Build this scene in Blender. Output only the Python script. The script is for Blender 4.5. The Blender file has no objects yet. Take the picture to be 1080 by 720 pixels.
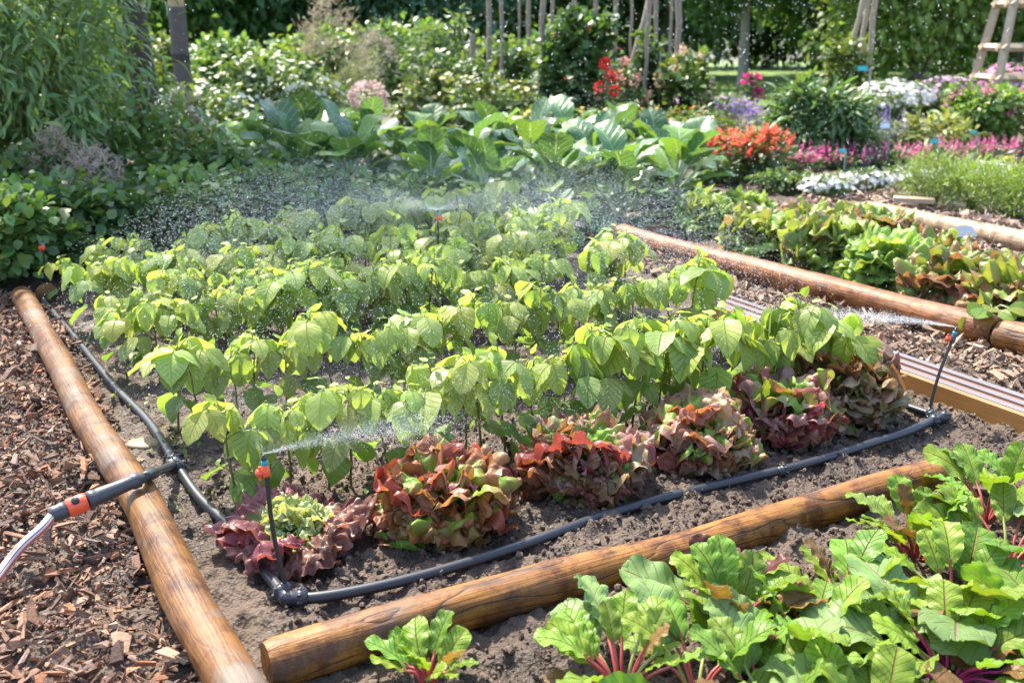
import bpy, math, random
import numpy as np
from mathutils import Vector, Matrix

# ------------------------------------------------------------------ camera, light, exposure
scene = bpy.context.scene
COL = scene.collection
rng = np.random.default_rng(7)
random.seed(7)
CAM_H = 1.0
FOC = 1080.0
PITCH = math.atan(330 / 1080)
cam = bpy.data.cameras.new("camera")
camo = bpy.data.objects.new("camera", cam)
COL.objects.link(camo)
camo.location = (0, 0, CAM_H)
camo.rotation_euler = (math.pi / 2 - PITCH, 0, 0)
cam.sensor_width = 36
cam.lens = 36
cam.clip_start = 0.05
cam.clip_end = 3000
cam.dof.use_dof = True
cam.dof.focus_distance = 2.25
cam.dof.aperture_fstop = 5.0
scene.camera = camo

SUN_EL, SUN_AZ = 53.0, -32.0          # azimuth from +Y, negative = left
world = bpy.data.worlds.new("World")
scene.world = world
world.use_nodes = True
wn = world.node_tree
wn.nodes.clear()
wo = wn.nodes.new("ShaderNodeOutputWorld")
bg = wn.nodes.new("ShaderNodeBackground")
sky = wn.nodes.new("ShaderNodeTexSky")
sky.sky_type = 'NISHITA'
sky.sun_disc = False
sky.sun_elevation = math.radians(SUN_EL)
sky.sun_rotation = math.radians(SUN_AZ)
sky.air_density = 1.0
sky.dust_density = 2.0
bg.inputs[1].default_value = 0.15
wn.links.new(sky.outputs[0], bg.inputs[0])
wn.links.new(bg.outputs[0], wo.inputs[0])
sun = bpy.data.lights.new("sun", 'SUN')
sun.energy = 3.4
sun.angle = math.radians(0.5)
sun.color = (1.0, 0.93, 0.80)
suno = bpy.data.objects.new("sun", sun)
COL.objects.link(suno)
_e, _a = math.radians(SUN_EL), math.radians(SUN_AZ)
sdir = Vector((math.sin(_a) * math.cos(_e), math.cos(_a) * math.cos(_e), math.sin(_e)))
suno.rotation_euler = sdir.to_track_quat('Z', 'Y').to_euler()
scene.view_settings.view_transform = 'Standard'
scene.view_settings.look = 'None'
scene.view_settings.exposure = 1.92
scene.view_settings.gamma = 1
scene.view_settings.use_curve_mapping = False
scene.render.engine = 'CYCLES'
scene.cycles.max_bounces = 6
scene.cycles.diffuse_bounces = 3
scene.cycles.glossy_bounces = 2
scene.cycles.transmission_bounces = 4
scene.cycles.transparent_max_bounces = 4
scene.cycles.use_denoising = True
scene.cycles.sample_clamp_indirect = 6
scene.cycles.caustics_reflective = False
scene.cycles.caustics_refractive = False

# ------------------------------------------------------------------ geometry helpers
_fw = np.array([0, math.cos(PITCH), -math.sin(PITCH)])
_up = np.array([0, math.sin(PITCH), math.cos(PITCH)])


def g(px, py, z=0.0):
    """point of the garden at height z that was measured at (px, py) in the photograph"""
    d = _fw + np.array([1.0, 0, 0]) * (px - 540) / FOC + _up * (360 - py) / FOC
    return np.array([0, 0, CAM_H]) + d * ((z - CAM_H) / d[2])


def atd(px, Y, z=0.0):
    """point at distance Y along the view whose picture column is px, at height z"""
    w = Y * math.cos(PITCH) + (CAM_H - z) * math.sin(PITCH)
    return np.array([(px - 540) / FOC * w, Y, z])


A0 = np.array([-0.384, 1.409, 0.0])
E1 = np.array([0.8812, 0.4728, 0.0])
E2 = np.array([-0.4728, 0.8812, 0.0])
BED_ANG = math.atan2(E1[1], E1[0])


def bed(u, v, z=0.0):
    return A0 + E1 * u + E2 * v + np.array([0, 0, z])


def hash2(ix, iy, seed):
    h = (ix.astype(np.int64) * 374761393 + iy.astype(np.int64) * 668265263 + seed * 982451653) & 0xffffffff
    h = ((h ^ (h >> 13)) * 1274126177) & 0xffffffff
    return ((h ^ (h >> 16)) & 0xffff) / 65535.0


def vnoise(x, y, seed=0):
    ix, iy = np.floor(x), np.floor(y)
    fx, fy = x - ix, y - iy
    fx = fx * fx * (3 - 2 * fx)
    fy = fy * fy * (3 - 2 * fy)
    a = hash2(ix, iy, seed); b = hash2(ix + 1, iy, seed)
    c = hash2(ix, iy + 1, seed); d = hash2(ix + 1, iy + 1, seed)
    return (a * (1 - fx) + b * fx) * (1 - fy) + (c * (1 - fx) + d * fx) * fy


class MB:
    def __init__(self):
        self.v, self.f, self.c, self.uv, self.m = [], [], [], [], []
        self.n = 0

    def add(self, v, f, col=(.5, .5, .5), uv=None, mi=0):
        v = np.asarray(v, float).reshape(-1, 3)
        f = np.asarray(f, int)
        n = len(v)
        col = np.asarray(col, float)
        if col.ndim == 1:
            col = np.tile(col, (n, 1))
        if uv is None:
            uv = np.zeros((n, 2))
        self.v.append(v); self.c.append(col); self.uv.append(np.asarray(uv, float))
        self.f.append(f + self.n); self.m.append(np.full(len(f), mi))
        self.n += n
        return self

    def mesh(self, name, mats, smooth=True):
        me = bpy.data.meshes.new(name)
        v = np.concatenate(self.v)
        loops = np.concatenate([f.ravel() for f in self.f])
        tot = np.concatenate([np.full(len(f), f.shape[1]) for f in self.f])
        start = np.concatenate([[0], np.cumsum(tot)[:-1]])
        me.vertices.add(len(v)); me.vertices.foreach_set('co', v.ravel())
        me.loops.add(len(loops)); me.loops.foreach_set('vertex_index', loops)
        me.polygons.add(len(tot)); me.polygons.foreach_set('loop_start', start)
        me.polygons.foreach_set('loop_total', tot)
        me.polygons.foreach_set('material_index', np.concatenate(self.m))
        me.polygons.foreach_set('use_smooth', np.full(len(tot), smooth))
        ul = me.uv_layers.new(name='UVMap')
        ul.data.foreach_set('uv', np.concatenate(self.uv)[loops].ravel())
        ca = me.attributes.new('col', 'FLOAT_COLOR', 'POINT')
        c = np.concatenate(self.c)
        ca.data.foreach_set('color', np.concatenate([c, np.ones((len(c), 1))], 1).ravel())
        for m in (mats if isinstance(mats, (list, tuple)) else [mats]):
            me.materials.append(m)
        me.update()
        me.validate()
        return me

    def build(self, name, mats, parent=None, loc=None, smooth=True):
        o = bpy.data.objects.new(name, self.mesh(name, mats, smooth))
        COL.objects.link(o)
        if parent is not None:
            o.parent = parent
        if loc is not None:
            o.location = loc
        return o


def tag(o, label, cat, group=None):
    o['label'] = label; o['category'] = cat
    if group:
        o['group'] = group
    return o


def thing(name, label, cat, loc=(0, 0, 0), rotz=0.0, group=None, scale=1.0):
    o = bpy.data.objects.new(name, None)
    o.empty_display_size = 0.05
    COL.objects.link(o)
    o.location = loc; o.rotation_euler = (0, 0, rotz); o.scale = (scale,) * 3
    return tag(o, label, cat, group)


def dup(root, loc, rotz=0.0, scale=1.0, label=None, group=None, scz=None):
    r = root.copy(); COL.objects.link(r)
    r.location = loc; r.rotation_euler = (0, 0, rotz)
    r.scale = (scale, scale, scz if scz else scale)
    if label: r['label'] = label
    if group: r['group'] = group
    for ch in list(root.children):
        c = ch.copy(); COL.objects.link(c); c.parent = r
        for gc in list(ch.children):
            d = gc.copy(); COL.objects.link(d); d.parent = c
    return r


def structure(o, kind='structure'):
    o['kind'] = kind
    return o


def norm(v):
    return v / np.maximum(np.linalg.norm(v, axis=-1, keepdims=True), 1e-9)


def grid_faces(nr, nc):
    i = np.arange(nr - 1)[:, None] * nc + np.arange(nc - 1)[None, :]
    i = i.ravel()
    return np.stack([i, i + 1, i + nc + 1, i + nc], 1)


def tube(mb, pts, rad, ns=10, col=(.5, .5, .5), caps=True, mi=0, flat=1.0):
    pts = np.asarray(pts, float); n = len(pts)
    rad = np.broadcast_to(np.asarray(rad, float), (n,)) if np.ndim(rad) < 2 else rad
    t = norm(np.gradient(pts, axis=0))
    h = np.array([0, 0, 1.0]) if abs(t[0][2]) < .9 else np.array([1.0, 0, 0])
    x = np.cross(t[0], h); x /= np.linalg.norm(x)
    rings, uvs = [], []
    ang = np.arange(ns + 1) / ns * 2 * math.pi
    dist = np.concatenate([[0], np.cumsum(np.linalg.norm(np.diff(pts, axis=0), axis=1))])
    for i in range(n):
        x = x - t[i] * (x @ t[i]); x /= np.linalg.norm(x)
        y = np.cross(t[i], x)
        rings.append(pts[i] + rad[i] * (np.cos(ang)[:, None] * x + np.sin(ang)[:, None] * y * flat))
        uvs.append(np.stack([ang / (2 * math.pi), np.full(ns + 1, dist[i])], 1))
    v = np.concatenate(rings); uv = np.concatenate(uvs)
    mb.add(v, grid_faces(n, ns + 1)[:, ::-1], col, uv, mi)
    if caps:
        for k, sgn in ((0, 1), (n - 1, -1)):
            cv = np.concatenate([rings[k], [pts[k]]])
            f = np.array([[j, (j + 1), ns + 1] for j in range(ns)])
            mb.add(cv, f if sgn > 0 else f[:, ::-1], col, np.tile([0.5, 0.0], (ns + 2, 1)), mi)
    return mb


def spline(P, n=40):
    P = np.asarray(P, float); m = len(P)
    Q = np.concatenate([[2 * P[0] - P[1]], P, [2 * P[-1] - P[-2]]])
    out = []
    for s in np.linspace(0, m - 1 - 1e-6, n):
        i = int(s); t = s - i
        a, b, c, d = Q[i:i + 4]
        out.append(.5 * ((2 * b) + (-a + c) * t + (2 * a - 5 * b + 4 * c - d) * t * t + (-a + 3 * b - 3 * c + d) * t ** 3))
    return np.array(out)


def box(mb, lo, hi, col=(.5, .5, .5), mi=0):
    x0, y0, z0 = lo; x1, y1, z1 = hi
    v = np.array([[x0, y0, z0], [x1, y0, z0], [x1, y1, z0], [x0, y1, z0], [x0, y0, z1], [x1, y0, z1], [x1, y1, z1], [x0, y1, z1]])
    f = np.array([[0, 3, 2, 1], [4, 5, 6, 7], [0, 1, 5, 4], [1, 2, 6, 5], [2, 3, 7, 6], [3, 0, 4, 7]])
    for q in f:                       # own corners per face keeps the edges crisp
        mb.add(v[q], [[0, 1, 2, 3]], col, None, mi)


def lathe(mb, prof, ns=16, col=(.5, .5, .5), M=None, mi=0):
    """prof: list of (axial, radius); turned about local Z then placed by the matrix M"""
    prof = np.array(prof, float)
    ang = np.arange(ns + 1) / ns * 2 * math.pi
    v = np.stack([np.outer(prof[:, 1], np.cos(ang)), np.outer(prof[:, 1], np.sin(ang)), np.repeat(prof[:, :1], ns + 1, 1)], 2).reshape(-1, 3)
    if M is not None:
        v = v @ np.array(M.to_3x3()).T + np.array(M.translation)
    mb.add(v, grid_faces(len(prof), ns + 1), col, None, mi)


def axis_matrix(p, d):
    q = Vector(d).to_track_quat('Z', 'Y')
    return Matrix.Translation(Vector(p)) @ q.to_matrix().to_4x4()


# ------------------------------------------------------------------ leaves
def leaf_tmpl(nl=5, nw=4, L=1.0, W=0.7, a=.5, b=.8, bend=.6, fold=.15, wave=0.0, wfreq=3, ph=0.0, bul=0.0, curl=0.0):
    """leaf blade: starts at the origin, runs along +Y, faces +Z.  returns verts, uv, faces"""
    t = np.linspace(0, 1, nl + 1)
    m = a / (a + b); mx = m ** a * (1 - m) ** b
    tt = np.clip(t, .004, .996)
    w = tt ** a * (1 - tt) ** b / mx * W * .5
    u = np.linspace(-1, 1, nw + 1)
    th = -bend * t
    ds = L / nl
    y = np.concatenate([[0], np.cumsum(np.cos((th[1:] + th[:-1]) / 2) * ds)])
    z = np.concatenate([[0], np.cumsum(np.sin((th[1:] + th[:-1]) / 2) * ds)])
    U, T = np.meshgrid(u, t)
    X = U * w[:, None]
    off = fold * np.abs(U) * w[:, None] - curl * U ** 2 * w[:, None]
    if wave:
        off = off + wave * L * np.abs(U) ** 1.5 * np.sin(wfreq * 2 * math.pi * T + ph + (U > 0) * 1.7) * np.minimum(1, 4 * T)
    if bul:
        off = off + bul * L * np.sin((T * 9 - np.abs(U) * 2.2) * 2 * math.pi) * (1 - np.abs(U)) ** .5 * np.minimum(1, np.abs(U) * 4)
    Y = y[:, None] - np.sin(th)[:, None] * off
    Z = z[:, None] + np.cos(th)[:, None] * off
    v = np.stack([X, Y, Z], 2).reshape(-1, 3)
    uv = np.stack([(U + 1) / 2, T], 2).reshape(-1, 2)
    return v, uv, grid_faces(nl + 1, nw + 1)


def frame(d, hint):
    y = norm(np.asarray(d, float)); h = np.asarray(hint, float)
    z = norm(h - (h * y).sum(-1, keepdims=True) * y + 1e-6)
    x = np.cross(y, z)
    return np.stack([x, y, z], -1)                      # columns


def scatter(mb, tm, P, D, Hn, S, C, mi=0):
    """copies of one small blade: points P, directions D, facing hints Hn, sizes S, colours C (all N rows)"""
    v, uv, f = tm
    P = np.atleast_2d(P); N = len(P)
    R = frame(D, Hn)
    S = np.asarray(S, float)
    S = S[:, None, None] if S.ndim == 1 else S[:, None, :]
    V = np.einsum('nij,nkj->nki', R, v[None] * S) + P[:, None, :]
    C = np.asarray(C, float)
    if C.ndim == 2:
        C = np.repeat(C[:, None, :], len(v), 1)
    F = (f[None] + (np.arange(N) * len(v))[:, None, None]).reshape(-1, f.shape[1])
    mb.add(V.reshape(-1, 3), F, C.reshape(-1, 3), np.tile(uv, (N, 1)), mi)


def put(mb, tm, p, d, hint, s, col, mi=0):
    scatter(mb, tm, np.array([p]), np.array([d]), np.array([hint]), np.array([s]) if np.ndim(s) == 0 else np.array([s]), np.array([col]), mi)


def vary(col, n, k=.2, hue=.1, r=None):
    r = r or rng
    c = np.array(col)[None] * (1 + k * r.uniform(-1, 1, (n, 1)))
    return np.clip(c * (1 + hue * r.uniform(-1, 1, (n, 3)) * np.array([1, .4, .6])), .002, .95)


def sph(n, r=None):
    r = r or rng
    return norm(r.normal(size=(n, 3)))


# ------------------------------------------------------------------ materials
def nt(name):
    m = bpy.data.materials.new(name); m.use_nodes = True
    t = m.node_tree; t.nodes.clear()
    out = t.nodes.new("ShaderNodeOutputMaterial")
    return m, t, out


def N(t, typ, **kw):
    n = t.nodes.new(typ)
    for k, v in kw.items():
        if k.startswith('i_'):
            n.inputs[int(k[2:])].default_value = v
        else:
            setattr(n, k, v)
    return n


def math_(t, op, a, b=None, c=None):
    n = t.nodes.new("ShaderNodeMath"); n.operation = op
    for k, x in enumerate((a, b, c)):
        if x is None: continue
        if isinstance(x, (int, float)): n.inputs[k].default_value = x
        else: t.links.new(x, n.inputs[k])
    return n.outputs[0]


def mixc(t, fac, a, b, mode='MIX'):
    n = t.nodes.new("ShaderNodeMix"); n.data_type = 'RGBA'; n.blend_type = mode
    for s, x in ((n.inputs[0], fac), (n.inputs[6], a), (n.inputs[7], b)):
        if isinstance(x, (int, float)): s.default_value = x
        elif isinstance(x, tuple): s.default_value = (*x, 1) if len(x) == 3 else x
        else: t.links.new(x, s)
    return n.outputs[2]


def leaf_mat(name, vein=None, vstr=.5, nv=7, rough=.42, trans=.38, tcol=(1.25, 1.2, .45), bump=.25, spec=.5, latc=None, midw=.07):
    m, t, out = nt(name); L = t.links
    at = N(t, "ShaderNodeAttribute", attribute_name='col')
    oi = N(t, "ShaderNodeObjectInfo")
    base = mixc(t, 1.0, at.outputs[0], (1, 1, 1), 'MULTIPLY')
    br = math_(t, 'MULTIPLY_ADD', oi.outputs['Random'], .3, .85)
    cmb = N(t, "ShaderNodeCombineColor")
    for k in range(3): L.new(br, cmb.inputs[k])
    base = mixc(t, 1.0, base, cmb.outputs[0], 'MULTIPLY')
    tc = N(t, "ShaderNodeTexCoord")
    nz = N(t, "ShaderNodeTexNoise"); nz.inputs['Scale'].default_value = 45; nz.inputs['Detail'].default_value = 3
    L.new(tc.outputs['Object'], nz.inputs['Vector'])
    base = mixc(t, math_(t, 'MULTIPLY', nz.outputs[0], .35), base, mixc(t, 1.0, base, (.55, .62, .6), 'MULTIPLY'))
    bumpn = None
    if vein is not None:
        sep = N(t, "ShaderNodeSeparateXYZ"); L.new(tc.outputs['UV'], sep.inputs[0])
        u = math_(t, 'ABSOLUTE', math_(t, 'MULTIPLY_ADD', sep.outputs[0], 2, -1))
        mid = math_(t, 'SUBTRACT', 1, math_(t, 'SMOOTH_MIN', math_(t, 'DIVIDE', u, midw), 1, .2))
        ph = math_(t, 'FRACT', math_(t, 'SUBTRACT', math_(t, 'MULTIPLY', sep.outputs[1], nv), math_(t, 'MULTIPLY', math_(t, 'POWER', u, .8), 1.9)))
        tri = math_(t, 'ABSOLUTE', math_(t, 'MULTIPLY_ADD', ph, 2, -1))
        lat = math_(t, 'MULTIPLY', math_(t, 'MAXIMUM', math_(t, 'SUBTRACT', math_(t, 'MULTIPLY', tri, 6), 5), 0), .8)
        vm = math_(t, 'MINIMUM', math_(t, 'MAXIMUM', math_(t, 'MAXIMUM', mid, 0), lat), 1)
        base = mixc(t, math_(t, 'MULTIPLY', vm, vstr), base, vein) if latc is None else mixc(t, math_(t, 'MULTIPLY', math_(t, 'MAXIMUM', mid, 0), vstr), mixc(t, math_(t, 'MULTIPLY', lat, .5), base, latc), vein)
        hgt = math_(t, 'ADD', math_(t, 'MULTIPLY', vm, -1), math_(t, 'MULTIPLY', nz.outputs[0], .6))
    else:
        hgt = nz.outputs[0]
    bn = N(t, "ShaderNodeBump"); bn.inputs['Strength'].default_value = bump; bn.inputs['Distance'].default_value = .004
    L.new(hgt, bn.inputs['Height'])
    p = N(t, "ShaderNodeBsdfPrincipled")
    L.new(base, p.inputs['Base Color']); L.new(bn.outputs[0], p.inputs['Normal'])
    p.inputs['Roughness'].default_value = rough
    p.inputs['Specular IOR Level'].default_value = spec
    tr = N(t, "ShaderNodeBsdfTranslucent")
    L.new(mixc(t, 1.0, base, tcol, 'MULTIPLY'), tr.inputs[0])
    mx = N(t, "ShaderNodeMixShader"); mx.inputs[0].default_value = trans
    L.new(p.outputs[0], mx.inputs[1]); L.new(tr.outputs[0], mx.inputs[2])
    L.new(mx.outputs[0], out.inputs[0])
    return m


def plain_mat(name, col=None, rough=.5, spec=.5, metal=0.0, noise=.25, nscale=30, bump=.15, coat=0.0):
    m, t, out = nt(name); L = t.links
    tc = N(t, "ShaderNodeTexCoord")
    nz = N(t, "ShaderNodeTexNoise"); nz.inputs['Scale'].default_value = nscale; nz.inputs['Detail'].default_value = 5
    L.new(tc.outputs['Object'], nz.inputs['Vector'])
    if col is None:
        at = N(t, "ShaderNodeAttribute", attribute_name='col'); base = at.outputs[0]
    else:
        rg = N(t, "ShaderNodeRGB"); rg.outputs[0].default_value = (*col, 1); base = rg.outputs[0]
    base = mixc(t, math_(t, 'MULTIPLY', nz.outputs[0], noise * 2), base, mixc(t, 1.0, base, (.35, .34, .33), 'MULTIPLY'))
    p = N(t, "ShaderNodeBsdfPrincipled"); L.new(base, p.inputs['Base Color'])
    p.inputs['Roughness'].default_value = rough; p.inputs['Specular IOR Level'].default_value = spec
    p.inputs['Metallic'].default_value = metal; p.inputs['Coat Weight'].default_value = coat
    bn = N(t, "ShaderNodeBump"); bn.inputs['Strength'].default_value = bump; bn.inputs['Distance'].default_value = .003
    L.new(nz.outputs[0], bn.inputs['Height']); L.new(bn.outputs[0], p.inputs['Normal'])
    L.new(p.outputs[0], out.inputs[0])
    return m


def log_mat(name, light, mid, dark, freq=34.0, rough=.5, grey=.25, lstr=.9):
    """debarked round wood along local X: contour like growth rings where the lathe cut through them"""
    m, t, out = nt(name); L = t.links
    tc = N(t, "ShaderNodeTexCoord")
    mp = N(t, "ShaderNodeMapping"); mp.inputs['Scale'].default_value = (2.2, 9, 9); L.new(tc.outputs['Object'], mp.inputs[0])
    n1 = N(t, "ShaderNodeTexNoise"); n1.inputs['Scale'].default_value = 1.1; n1.inputs['Detail'].default_value = 2.5; n1.inputs['Roughness'].default_value = .45
    L.new(mp.outputs[0], n1.inputs['Vector'])
    sep = N(t, "ShaderNodeSeparateXYZ"); L.new(tc.outputs['Object'], sep.inputs[0])
    ring = math_(t, 'ADD', math_(t, 'MULTIPLY', n1.outputs[0], 6.5), math_(t, 'MULTIPLY', sep.outputs[2], freq))
    fr = math_(t, 'ABSOLUTE', math_(t, 'MULTIPLY_ADD', math_(t, 'FRACT', ring), 2, -1))
    line = math_(t, 'POWER', fr, 9.0)
    mp2 = N(t, "ShaderNodeMapping"); mp2.inputs['Scale'].default_value = (5, 120, 120); L.new(tc.outputs['Object'], mp2.inputs[0])
    n2 = N(t, "ShaderNodeTexNoise"); n2.inputs['Scale'].default_value = 1.5; n2.inputs['Detail'].default_value = 4; L.new(mp2.outputs[0], n2.inputs['Vector'])
    n3 = N(t, "ShaderNodeTexNoise"); n3.inputs['Scale'].default_value = 7; n3.inputs['Detail'].default_value = 6; n3.inputs['Roughness'].default_value = .65
    L.new(tc.outputs['Object'], n3.inputs['Vector'])
    c = mixc(t, math_(t, 'ADD', math_(t, 'MULTIPLY', fr, .25), math_(t, 'MULTIPLY_ADD', n3.outputs[0], 2.4, -.9)), light, mid)
    n4 = N(t, 'ShaderNodeTexNoise'); n4.inputs['Scale'].default_value = 16; n4.inputs['Detail'].default_value = 7; n4.inputs['Roughness'].default_value = .7; L.new(tc.outputs['Object'], n4.inputs['Vector'])
    bl = N(t, 'ShaderNodeMapRange'); bl.inputs[1].default_value = .46; bl.inputs[2].default_value = .60; L.new(n4.outputs[0], bl.inputs[0])
    c = mixc(t, math_(t, 'MULTIPLY', bl.outputs[0], 1.0), c, mixc(t, 1.0, c, (.38, .28, .20), 'MULTIPLY'))
    brk = N(t, "ShaderNodeMapRange"); brk.inputs[1].default_value = .36; brk.inputs[2].default_value = .47
    L.new(n3.outputs[0], brk.inputs[0])
    c = mixc(t, math_(t, 'MULTIPLY', math_(t, 'MULTIPLY', line, lstr), brk.outputs[0]), c, dark)
    c = mixc(t, math_(t, 'MULTIPLY', n2.outputs[0], .85), c, mixc(t, 1.0, c, (.42, .34, .28), 'MULTIPLY'))
    sp = N(t, "ShaderNodeTexNoise"); sp.inputs['Scale'].default_value = 160; sp.inputs['Detail'].default_value = 4; L.new(tc.outputs['Object'], sp.inputs['Vector'])
    sm = N(t, "ShaderNodeMapRange"); sm.inputs[1].default_value = .60; sm.inputs[2].default_value = .72; L.new(sp.outputs[0], sm.inputs[0])
    c = mixc(t, math_(t, 'MULTIPLY', sm.outputs[0], .55), c, dark)
    vk = N(t, "ShaderNodeTexVoronoi"); vk.inputs['Scale'].default_value = 7.5; L.new(tc.outputs['Object'], vk.inputs['Vector'])
    kn = N(t, "ShaderNodeMapRange"); kn.inputs[1].default_value = .10; kn.inputs[2].default_value = .05; L.new(vk.outputs['Distance'], kn.inputs[0])
    c = mixc(t, math_(t, 'MULTIPLY', kn.outputs[0], .8), c, dark)
    mp3 = N(t, "ShaderNodeMapping"); mp3.inputs['Scale'].default_value = (3.0, 55, 55); L.new(tc.outputs['Object'], mp3.inputs[0])
    ck = N(t, "ShaderNodeTexVoronoi"); ck.feature = 'DISTANCE_TO_EDGE'; ck.inputs['Scale'].default_value = 1.0; L.new(mp3.outputs[0], ck.inputs['Vector'])
    cm_ = N(t, "ShaderNodeMapRange"); cm_.inputs[1].default_value = .035; cm_.inputs[2].default_value = .01; L.new(ck.outputs['Distance'], cm_.inputs[0])
    crk = math_(t, 'MULTIPLY', cm_.outputs[0], math_(t, 'SUBTRACT', 1, brk.outputs[0]))
    c = mixc(t, math_(t, 'MULTIPLY', crk, .85), c, (.03, .018, .01))
    st = N(t, "ShaderNodeMapRange"); st.inputs[1].default_value = .52; st.inputs[2].default_value = .64; L.new(n3.outputs[0], st.inputs[0])
    c = mixc(t, math_(t, 'MULTIPLY', st.outputs[0], grey), c, (.15, .115, .085))
    p = N(t, "ShaderNodeBsdfPrincipled"); L.new(c, p.inputs['Base Color'])
    rr = N(t, "ShaderNodeMapRange"); rr.inputs[3].default_value = rough - .12; rr.inputs[4].default_value = rough + .2; L.new(n3.outputs[0], rr.inputs[0])
    p.inputs['Specular IOR Level'].default_value = .35; L.new(rr.outputs[0], p.inputs['Roughness'])
    bn = N(t, "ShaderNodeBump"); bn.inputs['Strength'].default_value = .6; bn.inputs['Distance'].default_value = .004
    L.new(math_(t, 'ADD', math_(t, 'MULTIPLY', n2.outputs[0], .8), math_(t, 'ADD', math_(t, 'MULTIPLY', line, -.6 * lstr), n3.outputs[0])), bn.inputs['Height'])
    L.new(bn.outputs[0], p.inputs['Normal'])
    L.new(p.outputs[0], out.inputs[0])
    return m


def soil_mat(name, c1, c2, wet=.8):
    m, t, out = nt(name); L = t.links
    tc = N(t, "ShaderNodeTexCoord")
    a = N(t, "ShaderNodeTexNoise"); a.inputs['Scale'].default_value = 1.7; a.inputs['Detail'].default_value = 5
    b = N(t, "ShaderNodeTexNoise"); b.inputs['Scale'].default_value = 75; b.inputs['Detail'].default_value = 6; b.inputs['Roughness'].default_value = .7
    v = N(t, "ShaderNodeTexVoronoi"); v.inputs['Scale'].default_value = 130
    for n in (a, b, v): L.new(tc.outputs['Object'], n.inputs['Vector'])
    mr = N(t, "ShaderNodeMapRange"); mr.inputs[1].default_value = .38; mr.inputs[2].default_value = .66; L.new(a.outputs[0], mr.inputs[0])
    c = mixc(t, mr.outputs[0], c1, c2)
    c = mixc(t, math_(t, 'MULTIPLY', b.outputs[0], .75), c, mixc(t, 1.0, c, (.42, .4, .38), 'MULTIPLY'))
    c = mixc(t, math_(t, 'MULTIPLY', v.outputs['Color'], .18), c, (.30, .25, .21))
    p = N(t, "ShaderNodeBsdfPrincipled"); L.new(c, p.inputs['Base Color'])
    wn_ = N(t, "ShaderNodeTexNoise"); wn_.inputs['Scale'].default_value = 3.3; wn_.inputs['Detail'].default_value = 7; wn_.inputs['Roughness'].default_value = .6; L.new(tc.outputs['Object'], wn_.inputs['Vector'])
    wm = N(t, "ShaderNodeMapRange"); wm.inputs[1].default_value = .47; wm.inputs[2].default_value = .57; L.new(wn_.outputs[0], wm.inputs[0])
    wet_c = mixc(t, math_(t, 'MULTIPLY', wm.outputs[0], wet), c, mixc(t, 1.0, c, (.36, .32, .29), 'MULTIPLY')); L.new(wet_c, p.inputs['Base Color'])
    L.new(math_(t, 'MULTIPLY_ADD', wm.outputs[0], -.35, .82), p.inputs['Roughness']); p.inputs['Specular IOR Level'].default_value = .35
    bn = N(t, "ShaderNodeBump"); bn.inputs['Strength'].default_value = .8; bn.inputs['Distance'].default_value = .008
    L.new(math_(t, 'ADD', b.outputs[0], math_(t, 'MULTIPLY', v.outputs['Distance'], .7)), bn.inputs['Height'])
    L.new(bn.outputs[0], p.inputs['Normal'])
    L.new(p.outputs[0], out.inputs[0])
    return m


M = {}
M['bean'] = leaf_mat('bean_leaf', vein=(.36, .46, .17), vstr=.45, nv=7, rough=.44, trans=.5, tcol=(1.15, 1.18, .5), bump=.8)
M['stem'] = plain_mat('green_stem', None, rough=.5, noise=.2)
M['lettuce'] = leaf_mat('lettuce_leaf', vein=None, spec=.4, rough=.38, trans=.42, tcol=(1.2, .95, .55), bump=.9)
M['chard'] = leaf_mat('chard_leaf', vein=(.30, .05, .07), latc=(.27, .40, .10), vstr=.8, nv=8, rough=.44, trans=.38, spec=.28, bump=.8, midw=.05)
M['beet'] = leaf_mat('beet_leaf', vein=(.22, .03, .10), latc=(.17, .16, .10), vstr=.8, nv=7, rough=.5, spec=.25, trans=.26, bump=.5, midw=.05)
M['kale'] = leaf_mat('cabbage_leaf', vein=(.42, .50, .36), vstr=.6, nv=6, rough=.34, trans=.34, spec=.5, bump=.4, midw=.07)
M['foliage'] = leaf_mat('shrub_leaf', vein=(.12, .18, .06), vstr=.3, nv=6, rough=.4, trans=.35)
M['treeleaf'] = leaf_mat('tree_leaf', vein=None, rough=.5, trans=.5, tcol=(1.2, 1.2, .55))
M['petal'] = leaf_mat('petal', vein=None, rough=.6, trans=.35, tcol=(1.05, 1.0, 1.0), spec=.25, bump=.1)
M['plume'] = leaf_mat('plume', vein=None, rough=.8, trans=.3, tcol=(1, 1, .9), spec=.1)
M['log'] = log_mat('debarked_log', (.37, .170, .030), (.24, .088, .013), (.035, .017, .008))
M['oldlog'] = log_mat('weathered_log', (.25, .112, .024), (.15, .056, .012), (.06, .034, .02), grey=.8, lstr=.3)
M['redlog'] = log_mat('reddish_log', (.37, .145, .034), (.23, .072, .017), (.05, .022, .012), grey=.35, lstr=.4)
M['palelog'] = log_mat('pale_log', (.55, .42, .27), (.45, .33, .20), (.22, .15, .09), grey=.3, lstr=.2)
M['soil'] = soil_mat('soil', (.082, .053, .035), (.142, .098, .068))
M['farsoil'] = soil_mat('garden_ground', (.075, .085, .035), (.13, .11, .07))
M['chip'] = plain_mat('bark_chip', None, rough=.75, spec=.25, noise=.45, nscale=90, bump=.9)
M['clod'] = plain_mat('soil_clod', None, rough=.85, noise=.3, nscale=120, bump=.5)
M['pipe'] = plain_mat('dark_grey_plastic', (.032, .036, .044), rough=.38, noise=.15, nscale=80, bump=.05)
M['black'] = plain_mat('black_plastic', (.022, .023, .026), rough=.35, noise=.1)
M['grey'] = plain_mat('grey_plastic', (.050, .054, .062), rough=.45, noise=.1)
M['orange'] = plain_mat('orange_plastic', (.80, .10, .035), rough=.35, noise=.05)
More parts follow.
